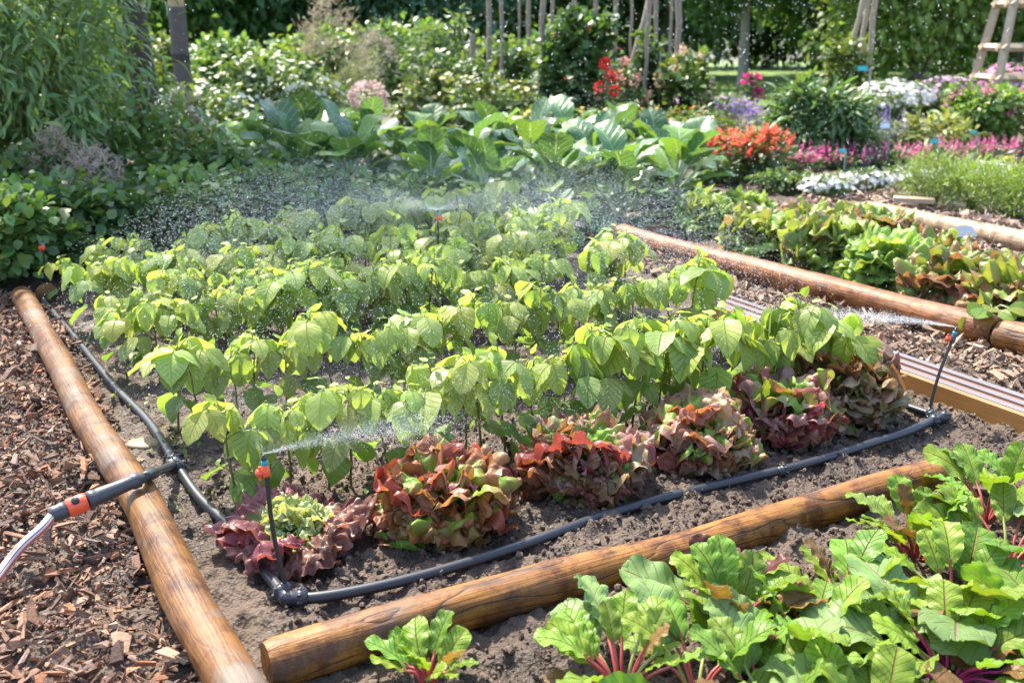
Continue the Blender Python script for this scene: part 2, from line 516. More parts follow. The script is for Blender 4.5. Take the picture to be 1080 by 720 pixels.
M['teal'] = plain_mat('teal_plastic', (.02, .25, .30), rough=.35, noise=.05)
M['tealtag'] = plain_mat('teal_tag', (.04, .42, .42), rough=.4, noise=.05)
M['whitetag'] = plain_mat('white_tag', (.62, .66, .72), rough=.4, noise=.05)
M['bluetag'] = plain_mat('blue_tag', (.10, .30, .55), rough=.4, noise=.05)
M['steel'] = plain_mat('grey_metal', (.32, .35, .38), rough=.4, metal=.6, noise=.1)
M['bark'] = plain_mat('tree_bark', None, rough=.9, noise=.5, nscale=14, bump=.9)
M['stake'] = plain_mat('weathered_stake', None, rough=.8, noise=.35, nscale=25, bump=.4)
M['stone'] = plain_mat('brown_stone', (.26, .175, .11), rough=.55, noise=.4, nscale=25, bump=.5)


def hose_mat():
    m, t, out = nt('striped_hose'); L = t.links
    tc = N(t, "ShaderNodeTexCoord"); sep = N(t, "ShaderNodeSeparateXYZ"); L.new(tc.outputs['UV'], sep.inputs[0])
    w = math_(t, 'FRACT', math_(t, 'MULTIPLY', sep.outputs[0], 4.0))
    cr = N(t, "ShaderNodeValToRGB"); cr.color_ramp.interpolation = 'CONSTANT'
    E = cr.color_ramp.elements
    E[0].position = 0; E[0].color = (.55, .10, .06, 1); E[1].position = .2; E[1].color = (.50, .43, .42, 1)
    for p, c in ((.48, (.05, .05, .06, 1)), (.62, (.50, .43, .42, 1)), (.85, (.45, .08, .05, 1))):
        e = E.new(p); e.color = c
    L.new(w, cr.inputs[0])
    br = N(t, "ShaderNodeTexChecker"); br.inputs['Scale'].default_value = 1
    p = N(t, "ShaderNodeBsdfPrincipled"); L.new(cr.outputs[0], p.inputs['Base Color'])
    p.inputs['Roughness'].default_value = .25; p.inputs['Coat Weight'].default_value = .4
    L.new(p.outputs[0], out.inputs[0])
    return m


M['hose'] = hose_mat()


def drop_mat():
    m, t, out = nt('water_drop'); L = t.links
    gl = N(t, "ShaderNodeBsdfPrincipled"); gl.inputs['Base Color'].default_value = (.9, .94, .97, 1)
    gl.inputs['Roughness'].default_value = .15; gl.inputs['IOR'].default_value = 1.33
    tr = N(t, "ShaderNodeBsdfTranslucent"); tr.inputs[0].default_value = (.95, .97, 1, 1)
    mx = N(t, "ShaderNodeMixShader"); mx.inputs[0].default_value = .55
    L.new(gl.outputs[0], mx.inputs[1]); L.new(tr.outputs[0], mx.inputs[2])
    L.new(mx.outputs[0], out.inputs[0])
    return m


M['drop'] = drop_mat()


def grass_mat():
    m, t, out = nt('lawn_turf'); L = t.links
    tc = N(t, "ShaderNodeTexCoord")
    a = N(t, "ShaderNodeTexNoise"); a.inputs['Scale'].default_value = .8; a.inputs['Detail'].default_value = 6
    b = N(t, "ShaderNodeTexNoise"); b.inputs['Scale'].default_value = 40; b.inputs['Detail'].default_value = 4
    for n in (a, b): L.new(tc.outputs['Object'], n.inputs['Vector'])
    c = mixc(t, a.outputs[0], (.11, .20, .03), (.18, .26, .06))
    c = mixc(t, math_(t, 'MULTIPLY', b.outputs[0], .5), c, (.06, .11, .02))
    p = N(t, "ShaderNodeBsdfPrincipled"); L.new(c, p.inputs['Base Color']); p.inputs['Roughness'].default_value = .8
    bn = N(t, "ShaderNodeBump"); bn.inputs['Distance'].default_value = .03; L.new(b.outputs[0], bn.inputs['Height']); L.new(bn.outputs[0], p.inputs['Normal'])
    L.new(p.outputs[0], out.inputs[0])
    return m


M['lawn'] = grass_mat()

# ------------------------------------------------------------------ ground
def soil_h(x, y):
    h = (vnoise(x * 3, y * 3, 1) - .5) * .030
    h += (vnoise(x * 11, y * 11, 2) - .5) * .020
    h += (vnoise(x * 28, y * 28, 3) - .5) * .022
    n = vnoise(x * 60, y * 60, 4)
    h += (n * n) * .016
    n = vnoise(x * 110, y * 110, 5)
    h += (n * n) * .010
    return h - .008


def ground_patch(name, x0, x1, y0, y1, res, mat):
    xs = np.arange(x0, x1 + res / 2, res); ys = np.arange(y0, y1 + res / 2, res)
    X, Y = np.meshgrid(xs, ys)
    # big clods keep a jittered grid so that no lattice shows
    Xj = X + (hash2(np.round(X / res), np.round(Y / res), 8) - .5) * res * .6
    Yj = Y + (hash2(np.round(X / res), np.round(Y / res), 9) - .5) * res * .6
    Z = soil_h(Xj, Yj)
    mb = MB(); mb.add(np.stack([Xj, Yj, Z], 2).reshape(-1, 3), grid_faces(len(ys), len(xs)))
    return structure(mb.build(name, mat))


ground_patch('garden_soil', -1.75, 2.35, 1.0, 3.6, .0075, M['soil'])
ground_patch('garden_soil', -8.0, 9.0, 3.59, 8.6, .03, M['soil'])
ground_patch('garden_soil', -8.0, -1.745, -1.0, 3.60, .03, M['soil'])
ground_patch('garden_soil', 2.345, 9.0, -1.0, 3.60, .03, M['soil'])
ground_patch('garden_soil', -1.76, 2.36, -1.0, 1.005, .03, M['soil'])
mb = MB(); S_ = 900.0
mb.add([[-S_, -S_, -.06], [S_, -S_, -.06], [S_, S_, -.06], [-S_, S_, -.06]], [[0, 1, 2, 3]])
structure(mb.build('ground', M['farsoil']))
mb = MB(); mb.add([[-9, 13.0, -.02], [7.2, 14.6, -.02], [16, 17.5, -.02], [20, 34, -.02], [-16, 34, -.02]], [[0, 1, 2, 3, 4]])
structure(mb.build('lawn', M['lawn']))

# ---- loose clods
def blob_tmpl():
    t = (1 + 5 ** .5) / 2
    v = np.array([[-1, t, 0], [1, t, 0], [-1, -t, 0], [1, -t, 0], [0, -1, t], [0, 1, t], [0, -1, -t], [0, 1, -t], [t, 0, -1], [t, 0, 1], [-t, 0, -1], [-t, 0, 1]], float) / 1.9
    f = np.array([[0, 11, 5], [0, 5, 1], [0, 1, 7], [0, 7, 10], [0, 10, 11], [1, 5, 9], [5, 11, 4], [11, 10, 2], [10, 7, 6], [7, 1, 8], [3, 9, 4], [3, 4, 2], [3, 2, 6], [3, 6, 8], [3, 8, 9], [4, 9, 5], [2, 4, 11], [6, 2, 10], [8, 6, 7], [9, 8, 1]])
    return v, f


def lumps(mb, P, S, C, r):
    v, f = blob_tmpl(); n = len(P)
    R = frame(sph(n, r), sph(n, r))
    V = v[None] * (1 + .35 * r.uniform(-1, 1, (n, 12, 1))) * (S[:, None, None] * r.uniform(.6, 1.2, (n, 1, 3)))
    V = np.einsum('nij,nkj->nki', R, V) + P[:, None]
    F = (f[None] + (np.arange(n) * 12)[:, None, None]).reshape(-1, 3)
    mb.add(V.reshape(-1, 3), F, np.repeat(C, 12, 0))


def inpoly(x, y, poly):
    c = np.zeros(len(x), bool); n = len(poly)
    for i in range(n):
        x1, y1 = poly[i][:2]; x2, y2 = poly[i - 1][:2]
        k = ((y1 > y) != (y2 > y)) & (x < (x2 - x1) * (y - y1) / (y2 - y1 + 1e-12) + x1)
        c ^= k
    return c


def sample_poly(poly, n, r):
    poly = np.array([p[:2] for p in poly]); out = []
    lo, hi = poly.min(0), poly.max(0)
    while sum(len(o) for o in out) < n:
        p = r.uniform(lo, hi, (n * 2, 2)); out.append(p[inpoly(p[:, 0], p[:, 1], poly)])
    return np.concatenate(out)[:n]


r1 = np.random.default_rng(11)
bedpoly = [bed(.05, -.02), bed(1.98, -.02), bed(1.98, 1.2), bed(.05, 1.2)]
frontpoly = [bed(-.02, -.06), bed(1.9, -.06), bed(2.6, -.2), bed(2.6, -1.1), bed(-.02, -1.0)]
mb = MB()
for poly, n in ((bedpoly, 11000), (frontpoly, 13000)):
    p = sample_poly(poly, n, r1)
    s = .0022 + .0065 * r1.random(n) ** 3.2
    P = np.stack([p[:, 0], p[:, 1], soil_h(p[:, 0], p[:, 1]) + s * .35], 1)
    lumps(mb, P, s, vary((.125, .086, .060), n, .32, .06, r1), r1)
structure(mb.build('soil_crumbs', M['clod'], smooth=False), 'stuff')

# ---- bark chips
def chips(name, poly, n, smin, smax, pal, r, lift=.022, flat=.6):
    v = np.array([[-1, -1, -1], [1, -1, -1], [1, 1, -1], [-1, 1, -1], [-1, -1, 1], [1, -1, 1], [1, 1, 1], [-1, 1, 1]], float) * .5
    f = np.array([[0, 3, 2, 1], [4, 5, 6, 7], [0, 1, 5, 4], [1, 2, 6, 5], [2, 3, 7, 6], [3, 0, 4, 7]])
    p = sample_poly(poly, n, r)
    l = smin + (smax - smin) * r.random(n) ** 2.6
    w = l * r.uniform(.18, .72, n); h = r.uniform(.002, .008, n)
    V = v[None] * np.stack([w, l, h], 1)[:, None, :]
    V = V * (1 + .5 * r.uniform(-1, 1, (n, 8, 3)))
    tp = r.uniform(.1, 1.1, (n, 2)); V[:, [0, 1, 4, 5], 0] *= tp[:, :1]; V[:, [2, 3, 6, 7], 0] *= tp[:, 1:]
    V[:, :, 2] += (V[:, :, 0] ** 2 * r.uniform(-12, 12, (n, 1)))
    yaw = r.uniform(0, 2 * math.pi, n); el = r.normal(0, flat, n) * .6
    D = np.stack([np.cos(yaw) * np.cos(el), np.sin(yaw) * np.cos(el), np.sin(el)], 1)
    R = frame(D, np.array([0, 0, 1.0]) + r.normal(0, flat, (n, 3)))
    z = soil_h(p[:, 0], p[:, 1]) + lift * r.random(n) + l * np.abs(np.sin(el)) * .4
    V = np.einsum('nij,nkj->nki', R, V) + np.stack([p[:, 0], p[:, 1], z], 1)[:, None]
    F = (f[None] + (np.arange(n) * 8)[:, None, None]).reshape(-1, 4)
    pal = np.array(pal) * np.array((1.15, 1.05, .98)); c = pal[r.integers(0, len(pal), n)] * (1 + .3 * r.uniform(-1, 1, (n, 1)))
    mb = MB(); mb.add(V.reshape(-1, 3), F, np.repeat(c, 8, 0))
    return structure(mb.build(name, M['chip'], smooth=False), 'stuff')


PAL_L = [(.24, .15, .105), (.32, .20, .13), (.16, .11, .085), (.27, .20, .165), (.40, .28, .20), (.12, .08, .065), (.34, .16, .085), (.24, .15, .10), (.18, .105, .07)]
PAL_R = [(.40, .31, .23), (.33, .23, .16), (.45, .36, .28), (.24, .17, .125), (.37, .27, .20), (.19, .14, .11)]
leftpoly = [bed(-.05, -.35), bed(-.07, 2.75), bed(-.35, 3.1), (-3.2, 4.4), (-3.0, 2.6), (-1.3, 1.0)]
chips('bark_mulch', leftpoly, 21000, .007, .045, PAL_L, np.random.default_rng(3))
chips('bark_mulch', leftpoly, 15000, .003, .012, PAL_L, np.random.default_rng(33), lift=.026)
rightpoly = [bed(2.24, -.6), bed(2.22, 3.0), bed(2.56, 2.9), bed(2.78, .55), bed(2.9, -.3), bed(2.9, -.6)]
chips('bark_mulch', rightpoly, 8000, .010, .05, PAL_R, np.random.default_rng(4))
backpath = [g(640, 252), g(740, 240), g(800, 222), g(860, 208), g(960, 208), g(1100, 250), g(1100, 290), g(1000, 262), g(900, 222), g(780, 235), g(690, 262)]
chips('bark_mulch', backpath, 3600, .015, .06, [(.42, .33, .27), (.36, .27, .22), (.30, .22, .17)], np.random.default_rng(5))

# ------------------------------------------------------------------ logs and boards of the beds
def log(name, p0, p1, rad, mat, label, seed, cat='log', nseg=90, group=None, tap=0.0, wob=.006):
    r = np.random.default_rng(seed)
    p0, p1 = np.array(p0, float), np.array(p1, float)
    L = np.linalg.norm(p1 - p0)
    s = np.linspace(0, L, nseg)
    cy = np.interp(s, np.linspace(0, L, 7), r.normal(0, wob, 7)); cz = np.interp(s, np.linspace(0, L, 7), r.normal(0, wob * .6, 7))
    k = np.ones(5) / 5
    cy = np.convolve(np.pad(cy, 2, 'edge'), k, 'valid'); cz = np.convolve(np.pad(cz, 2, 'edge'), k, 'valid')
    ns = 28; ang = np.arange(ns + 1) / ns * 2 * math.pi
    V = []
    for i in range(nseg):
        e = min(s[i], L - s[i])
        rr = (rad + tap * s[i] / L) * (1 - .10 * max(0, 1 - e / .012) ** 2)
        a = ang % (2 * math.pi)
        lump = 1 + .11 * (vnoise(np.cos(a) * 1.5 + 7, np.full(ns + 1, s[i] * 3.5) + np.sin(a), seed) - .5) + .035 * (vnoise(np.cos(a) * 6 + 9, np.full(ns + 1, s[i] * 14) + np.sin(a) * 5, seed + 1) - .5)
        V.append(np.stack([np.full(ns + 1, s[i]), cy[i] + np.cos(ang) * rr * lump, cz[i] + np.sin(ang) * rr * lump], 1))
    mb = MB(); mb.add(np.concatenate(V), grid_faces(nseg, ns + 1))
    for k_, fl in ((0, False), (nseg - 1, True)):
        cv = np.concatenate([V[k_], [V[k_].mean(0)]]); f = np.array([[j, j + 1, ns + 1] for j in range(ns)])
        mb.add(cv, f if fl else f[:, ::-1])
    o = mb.build(name, mat, loc=p0)
    d = Vector(p1 - p0)
    o.rotation_euler = d.to_track_quat('X', 'Z').to_euler()
    return tag(o, label, cat, group)


log('border_log', bed(-.048, -.30, .042), bed(-.190, 2.80, .034), .041, M['oldlog'], 'long round wooden log edging the left side of the bean bed beside bark mulch', 21, tap=-.002)
log('border_log', bed(-.005, .005, .026), bed(1.585, .012, .020), .043, M['log'], 'orange brown debarked log lying along the front of the lettuces with dark wavy grain', 25, tap=-.004)
log('border_log', g(652, 248, .05), g(1052, 350, .05), .052, M['redlog'], 'reddish wet log edging the lettuce bed beyond the chip path', 27)
log('border_log', g(1056, 352, .05), g(1200, 392, .05), .052, M['log'], 'short glossy orange log end at the right border under the trailing leaves', 28)
log('border_log', g(912, 222, .05), g(1180, 275, .05), .055, M['palelog'], 'pale beige log behind the lettuce bed beside the clipped green edging', 29)

# grooved board and its upright edging
def local_box_obj(name, boxes, mat, origin, ang, label, cat, group=None, rt=None):
    mb = MB()
    for lo, hi in boxes: box(mb, lo, hi)
    o = mb.build(name, mat, loc=origin, smooth=False); o.rotation_euler = (rt or 0, 0, ang)
    return tag(o, label, cat, group) if label else o


def timber_mat(name, c1, c2, rough):
    m, t, out = nt(name); L = t.links
    tc = N(t, "ShaderNodeTexCoord"); mp = N(t, "ShaderNodeMapping"); mp.inputs['Scale'].default_value = (3, 60, 60); L.new(tc.outputs['Object'], mp.inputs[0])
    n = N(t, "ShaderNodeTexNoise"); n.inputs['Scale'].default_value = 2; n.inputs['Detail'].default_value = 5; L.new(mp.outputs[0], n.inputs['Vector'])
    n2 = N(t, "ShaderNodeTexNoise"); n2.inputs['Scale'].default_value = 9; n2.inputs['Detail'].default_value = 4; L.new(tc.outputs['Object'], n2.inputs['Vector'])
    c = mixc(t, n.outputs[0], c1, c2); c = mixc(t, math_(t, 'MULTIPLY', n2.outputs[0], .6), c, mixc(t, 1.0, c, (.5, .45, .42), 'MULTIPLY'))
    p = N(t, "ShaderNodeBsdfPrincipled"); L.new(c, p.inputs['Base Color']); p.inputs['Roughness'].default_value = rough
    bn = N(t, "ShaderNodeBump"); bn.inputs['Strength'].default_value = .3; bn.inputs['Distance'].default_value = .002; L.new(n.outputs[0], bn.inputs['Height']); L.new(bn.outputs[0], p.inputs['Normal'])
    L.new(p.outputs[0], out.inputs[0]); return m


M['deck'] = timber_mat('wet_sky_sheen_timber', (.215, .185, .18), (.15, .12, .11), .3)  # grey sky reflection on the wet rib tops, put into the base colour
M['groove'] = timber_mat('brown_groove_timber', (.26, .115, .05), (.19, .08, .035), .5)
M['timber'] = timber_mat('orange_timber', (.42, .21, .06), (.30, .13, .036), .4)
bo = thing('grooved_board', 'wet grooved timber board with three ribs coloured with pale sky sheen at the right side of the bed', 'board', bed(2.0, -.6, 0), BED_ANG + math.pi / 2)
# local x runs away from the viewer (along the bed's side), local -y points out to the path
W0 = -.152
mbb = MB(); box(mbb, (0, W0, -.02), (2.05, -.012, .041)); mbb.build('board_base', M['groove'], bo, smooth=False)
for k in range(3):
    mbr = MB(); y1 = -.022 - k * .048; y0 = y1 - .025
    box(mbr, (0, y0, .0412), (2.05, y1, .047)); mbr.build('rib', M['deck'], bo, smooth=False)
eb = local_box_obj('edging_board', [((0, -.010, -.03), (2.05, .012, .050))], M['timber'], bed(2.0, -.6, 0), BED_ANG + math.pi / 2, 'upright orange edging board between the soil and the grooved board', 'board')
M['paleplank'] = timber_mat('pale_timber', (.46, .38, .27), (.38, .30, .2), .6)
# thin plank lying at the far corner, small plank by the pale log
def plank(p0, p1, w, h, label, mat='timber'):
    p0, p1 = np.array(p0), np.array(p1); L = np.linalg.norm(p1 - p0)
    return local_box_obj('plank', [((0, -w / 2, 0), (L, w / 2, h))], M[mat], p0, math.atan2(*(p1 - p0)[[1, 0]]), label, 'plank')


plank(g(668, 244, .01), g(735, 235, .01), .05, .02, 'thin plank lying at the far end of the reddish log')
plank(g(942, 212, .05), g(985, 214, .05), .09, .025, 'short pale plank lying behind the end of the beige log', 'paleplank')
log('stump', g(50, 310, -.04), g(50, 310, .035), .042, M['oldlog'], 'small round stump standing at the far end of the left border log', 31, 'stump', nseg=12, wob=0)
# flat stone by the hose tee
mb = MB(); v, f = blob_tmpl(); mb2 = MB()
rs = np.random.default_rng(2)
a = np.linspace(0, 2 * math.pi, 19)[:-1]
rad_ = .045 * (1 + .12 * rs.normal(size=18).clip(-1, 1))
prof = [(-.03, .98), (.006, 1.0), (.016, .96), (.021, .85), (.023, .0)]
V = np.concatenate([np.stack([np.cos(np.append(a, a[0])) * np.append(rad_, rad_[0]) * k * 1.1, np.sin(np.append(a, a[0])) * np.append(rad_, rad_[0]) * k * .8, np.full(19, z)], 1) for z, k in prof])
mb.add(V, grid_faces(5, 19)); tag(mb.build('stone', M['stone'], loc=g(153, 474)), 'flat brown stone lying between the log and the black pipe', 'stone')

# ------------------------------------------------------------------ irrigation
def pz(pts, z=.014):
    return [g(x, y, z) for x, y in pts]


PR = .0108
sysn = thing('irrigation_pipe', 'dark grey irrigation pipe laid round the bean bed with clamped fittings', 'pipe', (0, 0, 0))
def bld(pts, rad, mat, name, parent, ns=14, n=60):
    mb = MB(); tube(mb, spline(pts, n), rad, ns); return mb.build(name, mat, parent)


TEE = g(186, 489, .030)
bld(pz([(44, 316), (70, 345), (100, 382), (125, 412), (158, 446)]) + [TEE + [0, 0, -.004]], PR, M['pipe'], 'pipe', sysn)
bld([TEE + [0, 0, -.004]] + pz([(210, 524), (243, 556), (268, 588)]) + [g(300, 628, .016)], PR, M['pipe'], 'pipe', sysn)
bld(pz([(302, 631), (340, 629), (400, 618), (470, 600), (550, 575), (630, 546), (700, 525), (780, 506), (850, 489), (920, 467), (960, 454), (988, 441)]), PR, M['pipe'], 'pipe', sysn, n=90)
bld(pz([(992, 440), (965, 431), (930, 419), (860, 395), (820, 380)], .012), PR * .8, M['pipe'], 'pipe', sysn)
def fitting(p, dirs, parent, r=.0165, l=.036):
    mb = MB()
    for d in dirs:
        d = np.array(d, float); d /= np.linalg.norm(d)
        lathe(mb, [(-.006, .0), (-.006, r * .9), (0, r), (l * .45, r), (l * .5, r * 1.22), (l * .8, r * 1.22), (l * .85, r * 1.05), (l, r * .95), (l, 0)], 14, M=axis_matrix(p, d))
        for k in range(8):
            aa = k * math.pi / 4; mt = axis_matrix(p, d)
            c = mt @ Vector((math.cos(aa) * r * 1.2, math.sin(aa) * r * 1.2, l * .65))
            lathe(mb, [(-.004, 0), (-.004, .003), (.004, .003), (.004, 0)], 6, M=axis_matrix(c, d))
    return mb.build('fitting', M['pipe'], parent)


fd = lambda a, b: g(*b) - g(*a)
fitting(TEE, [fd((186, 489), (160, 450)), fd((186, 489), (210, 524)), g(120, 515, .09) - TEE], sysn, .0135, .034)
fitting(g(303, 631, .016), [fd((303, 631), (345, 629)), fd((303, 631), (285, 610))], sysn, .0145, .036)
fitting(g(990, 441, .014), [fd((990, 441), (960, 454)), fd((990, 441), (960, 430)), (E1 * 1)], sysn, .0125, .034)
fitting(g(822, 497, .014), [fd((822, 497), (850, 489))], sysn, .0115, .020)

# supply tube over the log, quick connector, hose
sup = thing('hose_connector', 'grey and orange quick connector joining the striped hose to the pipe over the log', 'connector', g(100, 525, .06))
o0 = np.array(sup.location)
pA, pB, pC, pD = g(72, 536, .085), g(92, 528, .092), g(152, 503, .104), TEE
def seg(p, q, prof, mat, name):
    mb = MB(); L_ = np.linalg.norm(q - p)
    lathe(mb, [(z * L_, r) for z, r in prof], 18, M=axis_matrix(p - o0, q - p)); return mb.build(name, mat, sup)


seg(pB, pC, [(0, 0), (0, .0170), (.06, .0185), (.12, .0185), (.14, .0165), (.2, .0175), (.5, .0150), (.75, .0140), (.78, .0165), (.90, .0165), (.92, .0120), (1.0, .0115), (1, 0)], M['grey'], 'valve_body')
seg(pC, pD, [(0, 0), (0, .0105), (.1, .0105), (.12, .0125), (.3, .0125), (.33, .0098), (1, .0098), (1, 0)], M['pipe'], 'tail_pipe')
d_ = (pB - pA) / np.linalg.norm(pB - pA)
cr_ = seg(pA - d_ * .002, pB, [(0, 0), (0, .0165), (.1, .0190), (.75, .0195), (.9, .0185), (1.0, .0170), (1, 0)], M['orange'], 'orange_collar')
mb = MB()
lathe(mb, [(-.003, 0), (-.003, .008), (.002, .008), (.0035, .006), (.0035, 0)], 12, M=axis_matrix((pA + pB) / 2 - o0 + np.array([.002, -.013, .0155]), (0.1, -.65, .75)))
mb.build('release_button', M['black'], cr_)
seg(pA - d_ * .036, pA - d_ * .002, [(0, 0), (0, .0135), (.15, .0165), (.3, .0172), (.5, .0165), (.7, .0180), (1, .0170), (1, 0)], M['grey'], 'collar_nut')
mb = MB(); hp = spline([pA - d_ * .03, g(45, 556, .072), g(22, 577, .055), g(2, 602, .035), g(-40, 660, .02), g(-90, 760, .016)], 50)
tube(mb, hp, .0098, 20); tag(mb.build('garden_hose', M['hose']), 'clear garden hose with red white and black stripes on the bark mulch', 'hose')


def sprinkler(base, tip, label, green=True, s=1.0):
    """thin riser with lever valve and a small spray nozzle on top"""
    base, tip = np.array(base), np.array(tip)
    t = thing('sprinkler', label, 'sprinkler', base, 0, 'micro sprinklers watering the beds')
    d = tip - base; L_ = np.linalg.norm(d); d = d / L_
    mb = MB(); bendp = np.cross(d, [0, 1, 0]) * .006
    tube(mb, spline([np.zeros(3), d * L_ * .45 + bendp, d * (L_ - .03)], 16), .0042, 10); mb.build('riser', M['black'], t)
    mb = MB(); lathe(mb, [(-.004, 0), (-.004, .0085), (.012, .0085), (.014, .006), (.02, .0055), (.02, 0)], 12, M=axis_matrix(np.zeros(3), d)); mb.build('socket', M['pipe'], t)
    q = d * (L_ - .040)
    mb = MB(); lathe(mb, [(0, 0), (0, .0055), (.003, .0075), (.013, .0075), (.016, .006), (.022, .006), (.022, 0)], 12, M=axis_matrix(q, d)); mb.build('valve', M['grey' if not green else 'orange'], t)
    mb = MB(); side = np.cross(d, [0, 1, 0]); side = side / np.linalg.norm(side)
    side = -side if s < 0 else side
    lathe(mb, [(0, 0), (0, .0045), (.006, .0052), (.008, .0072), (.016, .0072), (.018, .005), (.018, 0)], 10, M=axis_matrix(q + d * .008, side)); 
    box(mb, tuple(q + side * .012 + np.array([-.0022, -.0022, -.006])), tuple(q + side * .012 + np.array([.0022, .0022, .020])))
    mb.build('lever', M['orange'], t)
    mb = MB(); lathe(mb, [(.020, 0), (.020, .0058), (.0245, .0064), (.030, .0058), (.030, 0)], 12, M=axis_matrix(q, d)); mb.build('nozzle_ring', M['teal'], t)
    mb = MB(); lathe(mb, [(.0302, 0), (.0302, .0048), (.034, .0052), (.036, .003), (.040, .0028), (.040, 0)], 12, M=axis_matrix(q, d)); mb.build('nozzle', M['black'], t)
    return t


S1 = g(303, 625, .02); S1t = S1 + np.array([-.030, .02, .262])
sprinkler(S1, S1t, 'black riser sprinkler with orange valve in front of the front left lettuce')
S3 = g(979, 437, .015); S3t = S3 + np.array([.058, .03, .232])
sprinkler(S3, S3t, 'leaning black riser sprinkler with orange lever beside the grooved board', False)
S2 = atd(466, 3.75); S2t = S2 + np.array([-.008, 0, .36])
sprinkler(S2, S2t, 'sprinkler with red valve standing in the middle of the bean rows', s=-1)
S4 = g(52, 308); sprinkler(S4, S4 + np.array([.0, 0, .21]), 'small sprinkler riser at the far left corner of the bed')
S5 = atd(483, 4.35); sprinkler(S5, S5 + np.array([.0, 0, .32]), 'blue topped sprinkler riser among the rearmost bean plants', False)

# ------------------------------------------------------------------ bean plants
def bean_variant(seed, label):
    r = np.random.default_rng(seed)
    t = thing('bean_plant', label, 'bean plant')
    lv, st = MB(), MB()
    h = .20
    lean = r.normal(0, .012, 2)
    stp = lambda k: np.array([lean[0] * k, lean[1] * k, h * k])
    green = np.array((.15, .20, .05)); brown = np.array((.17, .12, .05))
    tube(st, [stp(k) + r.normal(0, .0012, 3) * (k > 0) for k in np.linspace(-.05, 1, 7)], np.linspace(.0030, .0018, 7), 7, brown * .6 + green * .4)

    def leaflet(p, yaw, el, L, col, W=.78, bend=.7):
        D = np.array([math.cos(yaw) * math.cos(el), math.sin(yaw) * math.cos(el), math.sin(el)])
        hint = np.array([math.cos(yaw) * .8, math.sin(yaw) * .8, 1.0]) + r.normal(0, .22, 3)
        tm = leaf_tmpl(7, 6, 1, W * r.uniform(.78, 1.12), r.uniform(.36, .5), r.uniform(.68, 1.0), bend * r.uniform(.5, 1.7), r.uniform(-.1, .45), .03, r.uniform(1.6, 2.8), r.uniform(0, 6), curl=r.uniform(0, .25))
        put(lv, tm, p, D, hint, L, col)

    def pet(p, q, rr=.0012):
        mid = (p + q) / 2 + np.array([0, 0, .006])
        tube(st, spline([p, mid, q], 6), rr, 5, green, caps=False)

    lime = np.array((.40, .49, .125)); deep = np.array((.24, .36, .09))
    y0 = r.uniform(0, 6.28)
    if r.random() < .95:
        for k in range(2):                                    # pair of simple heart leaves low on the stem
            yaw = y0 + k * math.pi + r.normal(0, .2); p = stp(.42)
            q = p + np.array([math.cos(yaw), math.sin(yaw), .25]) * r.uniform(.022, .038)
            pet(p, q); leaflet(q, yaw, r.uniform(-.75, -.05), r.uniform(.06, .082), deep * r.uniform(.75, 1.05), .92)
    yaw = y0 + 1.3
    for k, (hh, pl, LL) in enumerate(((.56, .05, .058), (.78, .048, .070), (.90, .046, .068), (.96, .038, .060), (1.0, .028, .044))):
        if k == 4 and r.random() < .4 or k == 0 and r.random() < .25: continue
        yaw += 2.3 + r.normal(0, .35); p = stp(hh)
        el = r.uniform(.35, .85)
        q = p + pl * r.uniform(.8, 1.2) * np.array([math.cos(yaw) * math.cos(el), math.sin(yaw) * math.cos(el), math.sin(el)])
        pet(p, q, .0014)
        c = (lime * (.80 + .07 * k) + r.normal(0, .012, 3)).clip(.02, .6)
        c[0] *= r.uniform(.85, 1.15)
        dr = r.uniform(-1.3, -.3)
        q2 = q + .012 * np.array([math.cos(yaw), math.sin(yaw), .1]); pet(q, q2, .001)
        leaflet(q2, yaw, dr, LL * r.uniform(1.1, 1.35), c)
        for s in (-1, 1):
            leaflet(q, yaw + s * r.uniform(1.2, 1.7), dr + r.uniform(-.35, .3), LL * r.uniform(.95, 1.2), c * r.uniform(.9, 1.08), .74)
    p = stp(1.0)
    for k in range(3):                                        # unfolding tip
        yaw = r.uniform(0, 6.28); q = p + np.array([math.cos(yaw) * .008, math.sin(yaw) * .008, .012 + .01 * k])
        pet(p, q, .0009); leaflet(q, yaw, r.uniform(.1, .9), r.uniform(.018, .032), lime * 1.1, .6, .3)
    st.build('stem', M['stem'], t); lv.build('leaves', M['bean'], t)
    return t


ROWS = [  # (v, u0, u1, n, h0, h1, description)
    (.66, .10, 1.69, 25, .96, 1.26, 'bean plant in the front row just behind the red lettuces'),
    (1.14, .08, 1.72, 25, .98, 1.18, 'bean plant in the second row back from the red lettuces'),
    (1.64, .04, 1.78, 27, .98, 1.18, 'bean plant in the third row, just in front of the middle sprinkler'),
    (1.93, .06, 1.50, 22, .90, 1.10, 'bean plant in the short row around the middle sprinkler'),
    (2.22, .0, 1.86, 27, .95, 1.25, 'bean plant in the long row just behind the middle sprinkler'),
    (2.74, -.04, 1.84, 26, .90, 1.35, 'bean plant in the rearmost row next to the cabbage bed'),
]
ENDS = ['leftmost bean plant of the front row, behind the front left sprinkler', 'leftmost bean plant of the second row with low paired leaves',
        'leftmost bean plant of the third row', 'leftmost bean plant of the short row around the middle sprinkler', 'leftmost bean plant of the long row behind the middle sprinkler',
        'leftmost bean plant of the rearmost row by the far left stump']
ENDR = ['rightmost tall bean plant of the front row behind the last red lettuce', 'rightmost bean plant of the second row near the grooved board',
        'rightmost bean plant of the third row', 'rightmost bean plant of the short row around the middle sprinkler', 'rightmost bean plant of the long row behind the middle sprinkler',
        'rightmost bean plant of the rearmost row near the reddish log']
protos = [bean_variant(100 + k, ROWS[0][6]) for k in range(14)]
used = set(); rb = np.random.default_rng(42); kk = 0
